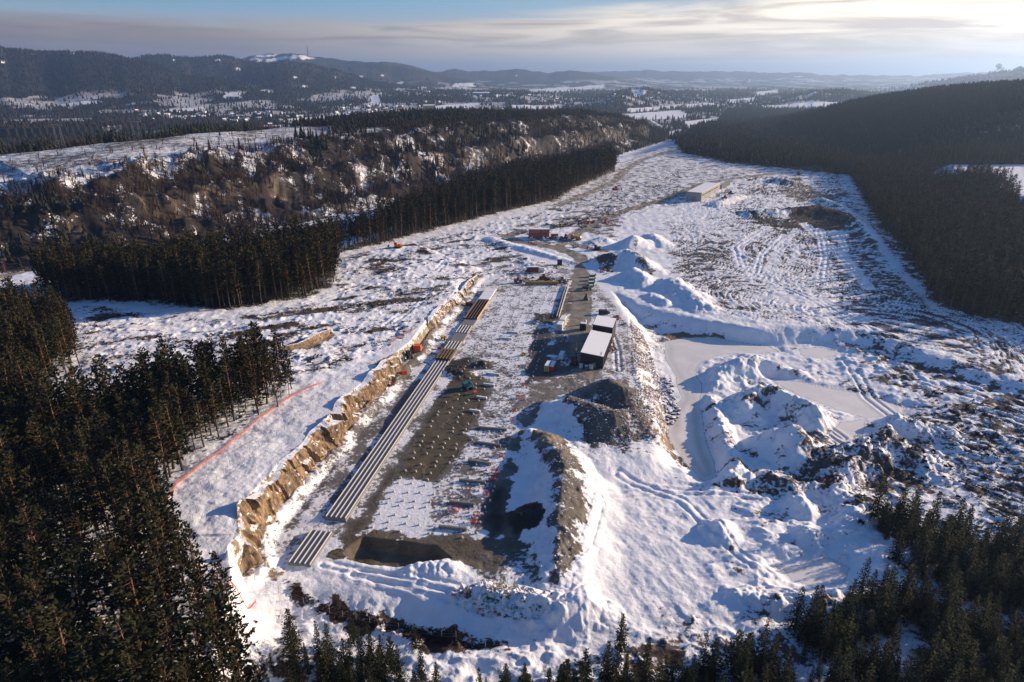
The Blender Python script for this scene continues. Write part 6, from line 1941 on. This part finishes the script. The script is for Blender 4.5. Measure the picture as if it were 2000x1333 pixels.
g = Geo(); g.box((0, 0, 2), (16, 8, 4)); g.build('wall', M_WOODD, e); g = Geo(); g.prism([(-4.4, 4), (0, 6), (4.4, 4)], -8.3, 8.3); g.build('roof', M_BLACKP, e); g = Geo(); g.box((3, -4.05, 1.5), (3, .1, 2.8)); g.build('door', M_GREYP, e)
excavator('dark excavator on the brown earth near the far shed', spot(1560, 342), 1.0, M_BLACKP, 1.2)
excavator('red excavator beside the far forest track', spot(1202, 372), .4, M_RED, 1.1)

# ------------------------------------------------------------------ fences and the orange net


def fence(label, pts, z, gap, h, name='wire_fence', wires=3, cat='fence', mat=M_GREYP):
    P = [spot(p[0], p[1], z) for p in pts]
    pts2, s = resample([(p[0], p[1]) for p in P], gap)
    zz = terrain(pts2[:, 0], pts2[:, 1])
    ox, oy, oz = pts2[0][0], pts2[0][1], zz[0]
    e = thing(name, label, cat, (ox, oy, oz))
    step = max(1, int(math.ceil(len(pts2) / 98)))
    rr = random.Random(len(pts2))
    for i in range(0, len(pts2), step):
        x, y = pts2[i] - (ox, oy); z0 = zz[i] - oz
        g = Geo(); tx, ty = rr.gauss(0, .04), rr.gauss(0, .04)
        g.tube([(x, y, z0 - .2), (x + tx, y + ty, z0 + h)], [.05, .045], 5); g.build('post', M_WOODD if cat == 'barrier' else mat, e)
    if wires:
        g = Geo()
        for k in range(wires):
            hh = h * (.25 + .72 * k / max(1, wires - 1))
            g.tube([(pts2[i][0] - ox, pts2[i][1] - oy, zz[i] - oz + hh) for i in range(len(pts2))], [.014] * len(pts2), 3, cap=False)
        g.build('wire', M_STEEL, e)
    return e, pts2, zz


fence('wire fence with thin dark posts above the brown ditch at the bottom', [(478, 1128), (520, 1150), (580, 1175), (660, 1205), (740, 1222), (830, 1240), (920, 1262), (1005, 1275)], -3, 3.0, 1.9)
fence('wire fence with thin posts along the brink of the rock cut', [(372, 1040), (398, 965), (450, 910), (520, 865), (590, 815), (640, 775), (700, 728), (760, 690), (800, 655), (845, 605), (890, 560), (930, 528)], 8, 3.4, 1.7)
fence('thin rail fence along the right edge of the hall yard', [(1224, 618), (1226, 660), (1222, 700), (1226, 735)], 0, 2.2, 1.1, wires=2)


def net(label, pts, z, h=.8):
    P = [spot(p[0], p[1], z) for p in pts]
    pts2, s = resample([(p[0], p[1]) for p in P], .6)
    pts2 = pts2 + .25 * np.stack([fbm(s / 2.5, s * 0, 5, 2) - .5, fbm(s / 2.5, s * 0 + 9, 6, 2) - .5], 1) * 2
    zz = terrain(pts2[:, 0], pts2[:, 1]); ox, oy, oz = pts2[0][0], pts2[0][1], zz[0]
    e = thing('safety_net', label, 'safety net', (ox, oy, oz))
    for i in range(0, len(pts2), max(5, int(math.ceil(len(pts2) / 95)))):
        g = Geo(); x, y = pts2[i] - (ox, oy); g.tube([(x, y, zz[i] - oz - .2), (x, y, zz[i] - oz + h + .35)], [.045, .04], 5); g.build('post', M_WOODD, e)
    # the mesh: strands up and down and along, sagging between the posts
    g = Geo(); nh = 7
    hs = [h * (1 + .20 * math.sin(i * .9) - .22 * float(vn(i / 6, 0, 3))) for i in range(len(pts2))]
    for k in range(nh):
        g.tube([(pts2[i][0] - ox, pts2[i][1] - oy, zz[i] - oz + .08 + hs[i] * k / (nh - 1)) for i in range(len(pts2))], [.026] * len(pts2), 3, cap=False)
    for i in range(len(pts2)):
        x, y = pts2[i] - (ox, oy); g.tube([(x, y, zz[i] - oz + .05), (x, y, zz[i] - oz + .1 + hs[i])], [.03, .03], 3, cap=False)
    g.build('mesh', M_NET, e)
    return e


net('bright orange plastic barrier net curving round the edge of the left wood', [(628, 750), (600, 760), (565, 778), (525, 806), (480, 842), (432, 882), (398, 905), (360, 935), (330, 968), (318, 1000), (318, 1030), (332, 1062), (352, 1090), (390, 1122), (440, 1150), (500, 1178)], 7, .6)
net('short orange barrier net high on the shelf beside the far rock cut', [(762, 672), (776, 662), (800, 650), (812, 642)], 6, .8)
for k, (px, py) in enumerate(((634, 745), (658, 742), (640, 748))):
    pass

# ------------------------------------------------------------------ boulders, rubble, branches, shrubs


def rock_mesh(seed, n=3):
    bm = __import__('bmesh').new()
    __import__('bmesh').ops.create_icosphere(bm, subdivisions=2, radius=1.0)
    r = random.Random(seed); pl = [np.array((r.gauss(0, 1), r.gauss(0, 1), r.gauss(0, 1))) for _ in range(9)]
    pl = [(p / np.linalg.norm(p), r.uniform(.55, .85)) for p in pl]
    for v in bm.verts:
        c = np.array(v.co)
        for nn_, d in pl:
            k = c @ nn_
            if k > d: c = c - nn_ * (k - d) * .92
        v.co = c * (1.2, .9, .75)
    me = bpy.data.meshes.new('boulder'); bm.to_mesh(me); bm.free(); me.materials.append(M_BOULDER)
    return me


ROCKS = [rock_mesh(s) for s in range(6)]
rr = random.Random(77)
BANK = [(1302, 762), (1310, 778), (1318, 795), (1326, 812), (1312, 820), (1300, 800), (1305, 745), (1322, 800)]
cnt = 0
while cnt < 90:
    a, b = rr.choice(BANK), rr.choice(BANK); k = rr.random()
    px, py = a[0] + (b[0] - a[0]) * k + rr.gauss(0, 4), a[1] + (b[1] - a[1]) * k + rr.gauss(0, 5)
    x, y, z = spot(px, py, -4)
    o = put('boulder', rr.choice(ROCKS), None, (x, y, z + .1), rr.uniform(0, 6))
    s_ = rr.uniform(.35, 1.05); o.scale = (s_, s_, s_); o.rotation_euler = (rr.uniform(-.4, .4), rr.uniform(-.4, .4), rr.uniform(0, 6))
    tag(o, 'dark angular boulder in the heap on the left bank of the frozen pond', 'boulder', 'boulders on the pond bank'); cnt += 1


def rubble(name, poly, n, smin, smax, mat, label, seed, z=0, power=2.5, stretch=1.0):
    rg = np.random.default_rng(seed); P = np.array(ats(poly, z)); x0, y0 = P.min(0); x1, y1 = P.max(0)
    X = rg.uniform(x0, x1, n * 4); Y = rg.uniform(y0, y1, n * 4)
    k = (sdp(P, X, Y, 10.0) < 0) & (fbm(X / 6, Y / 6, seed, 3) + rg.uniform(-.2, .2, len(X)) > .48); X, Y = X[k][:n], Y[k][:n]
    s = smin + (smax - smin) * rg.random(len(X)) ** power
    tv = np.array([(1, 0, 0), (-1, 0, 0), (0, 1, 0), (0, -1, 0), (.2, .1, .8), (0, .1, -.8)]) * (1.1, .85, .8)
    tf = np.array([(0, 2, 4), (2, 1, 4), (1, 3, 4), (3, 0, 4), (2, 0, 5), (1, 2, 5), (3, 1, 5), (0, 3, 5)])
    return merged(name, X, Y, terrain(X, Y) + .15 * s, s, [(tv * (1, 1, 1) * (1 + .25 * np.random.default_rng(j).normal(0, 1, tv.shape)), tf) for j in range(5)], mat, label, seed, (.7, 1.5))


rubble('slope_rubble', [(1230, 630), (1255, 645), (1280, 700), (1302, 770), (1300, 840), (1268, 882), (1240, 800), (1236, 740)], 3500, .10, .55, M_ROCK, 'tan and purple rubble poking through the snow on the yard slope above the pond', 501, -2)
rubble('gravel_rubble', [(1115, 770), (1270, 770), (1275, 835), (1130, 905), (1125, 1060), (1080, 1140), (960, 1150), (1060, 1060), (1085, 880)], 2600, .06, .32, M_BOULDER, 'coarse grey gravel on the heaps beside the road loop', 503, 2)
rubble('bank_rubble', [(880, 1180), (980, 1160), (1080, 1190), (1100, 1220), (1000, 1225), (900, 1205)], 500, .15, .6, M_ROCK, 'snow dusted rocks on the low bank above the fence', 505, -3)
rubble('cliff_foot_rubble', [(480, 1120), (505, 1100), (530, 1040), (610, 945), (700, 830), (765, 755), (772, 762), (700, 850), (560, 1020), (520, 1105)], 900, .10, .5, M_ROCK, 'fallen tan stones along the foot of the rock cut', 507, 0)
# twigs, stumps and roots left by the felling
def stick(seed):
    r = random.Random(seed); v = []; f = []
    for k in range(4):
        an = r.uniform(0, 6.28); L = r.uniform(.5, 1.0); x0, y0 = r.gauss(0, .25), r.gauss(0, .25); w = r.uniform(.05, .10)
        dx_, dy_ = cos(an), sin(an); h = r.uniform(.05, .35)
        b = len(v)
        v += [(x0 - dy_ * w, y0 + dx_ * w, .02), (x0 + dy_ * w, y0 - dx_ * w, .02), (x0 + dx_ * L, y0 + dy_ * L, h), (x0 + dx_ * L * .2, y0 + dy_ * L * .2, h + .12)]
        f += [(b, b + 1, b + 3), (b + 1, b + 2, b + 3), (b + 2, b, b + 3)]
    return np.array(v), np.array(f)
STICKS = [stick(s) for s in range(6)]
def sticks(name, polys, n, smin, smax, seed, label, clump=.5, mat=None):
    rg = np.random.default_rng(seed); XX = []; YY = []
    for P in polys:
        P = np.array(P); x0, y0 = P.min(0); x1, y1 = P.max(0); m = n // len(polys)
        X = rg.uniform(x0, x1, m * 5); Y = y0 + (y1 - y0) * rg.random(m * 5) ** 1.3
        k = (sdp(P, X, Y, 10.0) < 0) & (fbm(X / 20, Y / 9, seed, 4) + rg.uniform(-.10, .10, len(X)) > clump); XX.append(X[k][:m]); YY.append(Y[k][:m])
    X = np.concatenate(XX); Y = np.concatenate(YY)
    return merged(name, X, Y, terrain(X, Y), smin + (smax - smin) * rg.random(len(X)) ** 2, STICKS, mat or M_BRUSH, label, seed, (.8, 1.6))
sticks('felling_debris', SLASH, 7000, .4, 1.9, 601, 'dark branches and stumps left on the felled ground', .55)
sticks('heath_scrub', [FIELD], 4000, .3, 1.0, 603, 'low dark scrub poking through the snow of the right field', .55)
sticks('right_scrub', [ats([(1600, 870), (1800, 800), (2050, 800), (2200, 1060), (1900, 1050), (1720, 1010), (1600, 960)], -3)], 2200, .3, 1.3, 605, 'brown heather and scrub on the snowy slope at the right edge', .47)
sticks('ditch_brush', [ats(ZONES[39][0], -4) if False else ats([(560, 1160), (620, 1192), (760, 1222), (880, 1242), (980, 1260), (960, 1275), (800, 1260), (640, 1215), (575, 1185)], -4)], 900, .3, 1.1, 607, 'brown dead brush filling the ditch below the wire fence', .3)
sticks('wood_floor_brush', [FLOOR_LEFT], 3500, .4, 1.6, 609, 'twigs and dead brush on the floor of the left wood', .45)

def bush_mesh(seed):
    r = random.Random(seed); g = Geo()
    for k in range(70):
        an = r.uniform(0, 6.28); el = r.uniform(.2, 1.4); L = r.uniform(.35, .9)
        d = np.array((cos(an) * cos(el), sin(an) * cos(el), sin(el)))
        spray(g, d * L * .35, d, L * .6, .12, r)
    return g.mesh('shrub', M_PINE)
BUSH = [bush_mesh(s) for s in range(4)]
for k in range(70):
    px, py = rr.choice(((1850, 800), (1900, 830), (1930, 870), (1830, 770), (1880, 930), (1700, 1000), (1960, 900), (1800, 900), (1910, 790), (1750, 940)))
    x, y, z = spot(px + rr.gauss(0, 26), py + rr.gauss(0, 20), -3)
    o = put('shrub', BUSH[k % 4], None, (x, y, z - .05), rr.uniform(0, 6)); s_ = rr.uniform(.6, 1.5); o.scale = (s_, s_, s_ * rr.uniform(.8, 1.3))
    tag(o, 'low dark green shrub on the snowy slope near the right edge', 'shrub', 'shrubs on the right slope')

# ------------------------------------------------------------------ out in the valley
M_HW = [paint('house_white', (.62, .60, .56), .8, .1), paint('house_red', (.22, .05, .035), .8, .1), paint('house_ochre', (.42, .30, .14), .8, .1), paint('house_grey', (.2, .2, .2), .8, .1)]
HM = []
for m in M_HW:
    g = Geo(); g.box((0, 0, 2.4), (12, 8, 5.4), mi=0); g.prism([(-4.6, 5.0), (0, 8.2), (4.6, 5.0)], -6.4, 6.4, mi=1)
    HM.append(g.mesh('house', [m, M_SNOWROOF]))
CL = [((860, 205), 60, 14), ((520, 228), 60, 8), ((340, 228), 70, 8), ((700, 218), 50, 8), ((1150, 200), 80, 12), ((1260, 196), 60, 10), ((1360, 190), 70, 10), ((1450, 200), 60, 10), ((980, 196), 50, 6), ((760, 212), 50, 8), ((450, 232), 40, 8), ((600, 240), 60, 6), ((1580, 185), 60, 8)]
rg = np.random.default_rng(31); n_h = 0
while n_h < 280:
    (cx, cy), wx, wy = CL[rg.integers(0, len(CL))]
    px, py = cx + rg.normal(0, wx * .5), cy + rg.normal(0, wy * .5)
    if py < 176: continue
    x, y = at(px, py, -38); z = gz(x, y)
    if z > 20 or abs(x) > .8 * y: continue
    sc_ = rg.uniform(.55, 1.0) * (1 + y / 9000)
    o = put('house', HM[rg.choice(4, p=[.5, .2, .2, .1])], None, (x, y, z), rg.uniform(0, 3.1)); o.scale = (sc_, sc_, sc_)
    side = 'in the village left of the ridge' if px < 700 else ('in the scattered village behind the ridge' if px < 1050 else 'in the town spread over the right of the valley')
    tag(o, 'tiny snow roofed house ' + side, 'house', 'houses ' + side); n_h += 1
def shed(label, px, py, L, W_, H, m, z=-38):
    x, y = at(px, py, z); e = thing('warehouse', label, 'building', (x, y, gz(x, y)), .2)
    g = Geo(); g.box((0, 0, H / 2), (L, W_, H)); g.build('wall', m, e); g = Geo(); g.prism([(-W_ / 2 - 1, H), (0, H + W_ * .12), (W_ / 2 + 1, H)], -L / 2 - 1, L / 2 + 1); g.build('roof', M_SNOWROOF, e)
shed('large blue walled hall among the valley fields', 940, 196, 90, 40, 16, M_BLUEC)
shed('long pale hall left of the factory chimney in the valley', 668, 228, 60, 25, 10, M_HW[2])
shed('cream factory block beside the valley chimney', 838, 214, 45, 30, 18, M_HW[2])
shed('white hall on the hillside above the left village', 455, 205, 50, 22, 12, M_HW[0])
x, y = at(850, 216, -38); e = thing('factory_chimney', 'dark factory chimney beside the cream block in the valley', 'chimney', (x, y, gz(x, y))); g = Geo(); g.tube([(0, 0, 0), (0, 0, 42)], [2.6, 1.6], 10); g.build('shaft', M_GREYP, e); g = Geo(); g.tube([(0, 0, 41), (0, 0, 43)], [2.0, 2.0], 10); g.build('rim', M_BLACKP, e)
# radio mast on the highest far hill
ym = 8200.0; xm = (605 - 1000) / FPX * cos(PITCH) * ym; zb = gz(xm, ym)
e = thing('radio_mast', 'thin tall radio mast on the highest snowy far hill', 'mast', (xm, ym, zb - 5)); g = Geo(); hM = CAM_H + ym * _slope(88) - zb + 5
g.tube([(0, 0, 0), (0, 0, hM * .6), (0, 0, hM)], [5, 4, 2], 6); g.build('pole', M_BLACKP, e); g = Geo(); g.box((0, 0, 5), (22, 14, 10)); g.build('station', M_GREYP, e)
# lattice pylons on the left
def pylon(label, px, py, h, z=20):
    x, y, zz = spot(px, py, z); e = thing('power_pylon', label, 'pylon', (x, y, zz), -.5, 'power pylons behind the plateau'); g = Geo()
    for sx in (-5, 5):
        for k in (-1.2, 1.2): g.tube([(sx + k, k, 0), (sx + k * .5, 0, h)], [.09, .07], 4, cap=False)
        for j in range(8): g.tube([(sx - 1.1, 0, h * j / 8), (sx + 1.1, 0, h * (j + 1) / 8)], [.04, .04], 3, cap=False); g.tube([(sx + 1.1, 0, h * j / 8), (sx - 1.1, 0, h * (j + 1) / 8)], [.04, .04], 3, cap=False)
    g.build('leg_frame', M_STEEL, e); g = Geo(); g.box((0, 0, h), (20, .3, .35)); g.tube([(-5, 0, h), (-8, 0, h + 3), (-10, 0, h)], [.12] * 3, 4); g.tube([(5, 0, h), (8, 0, h + 3), (10, 0, h)], [.12] * 3, 4); g.build('crossarm', M_STEEL, e)
pylon('tall lattice pylon rising from the dark woods behind the left plateau', 122, 300, 26)
pylon('lattice pylon second from the left behind the plateau', 272, 288, 24)
pylon('lattice pylon standing at the rim of the plateau trees', 345, 276, 22)
# steam over the valley
def steam(label, px, py, z, d, seed):
    y = d; x = (px - 1000) / FPX * cos(PITCH) * y; zz = CAM_H + y * _slope(py)
    bmm = __import__('bmesh'); bm = bmm.new(); r = random.Random(seed)
    for k in range(16):
        t = k / 15; rad = y / FPX * (1.2 + 2.8 * t) * r.uniform(.7, 1.2)
        mtx = __import__('mathutils').Matrix.Translation((x + y / FPX * (13 * t + r.gauss(0, 1.5)) * (1 if seed == 1 else -.9), y + r.gauss(0, 10), zz + y / FPX * (r.gauss(0, 1.0) + 5 * t)))
        bmm.ops.create_icosphere(bm, subdivisions=2, radius=rad, matrix=mtx)
    me = bpy.data.meshes.new('steam'); bm.to_mesh(me); bm.free()
    for p_ in me.polygons: p_.use_smooth = True
    m = bpy.data.materials.get('steam_vapour')
    if m is None:
        m, N, b = material('steam_vapour'); b.inputs['Base Color'].default_value = (.95, .95, .95, 1); b.inputs['Roughness'].default_value = 1; b.inputs['Alpha'].default_value = .22
    me.materials.append(m); tag(put('steam', me), label, 'steam', kind='stuff')
steam('small white steam plume over the town on the right', 1450, 164, 0, 5200, 1)
steam('thin steam plume on the skyline at the far right', 1957, 136, 0, 6000, 2)
# ------------------------------------------------------------------ air
hz = Geo(); hz.box((0, 21000, 175.0), (90000, 44000 + 2000, 590.0))
mh = bpy.data.materials.new('haze'); mh.use_nodes = True
N = NT(mh.node_tree); N.n.clear()
pvn = N.new('ShaderNodeVolumePrincipled')
pvn.inputs['Color'].default_value = (0.47, 0.67, 1.0, 1)
pvn.inputs['Density'].default_value = 0.000075
pvn.inputs['Anisotropy'].default_value = 0.5
on = N.new('ShaderNodeOutputMaterial'); N.link(pvn.outputs[0], on.inputs['Volume'])
tag(hz.build('haze', mh), kind='stuff', label='pale bluish air haze over the valley', cat='haze')
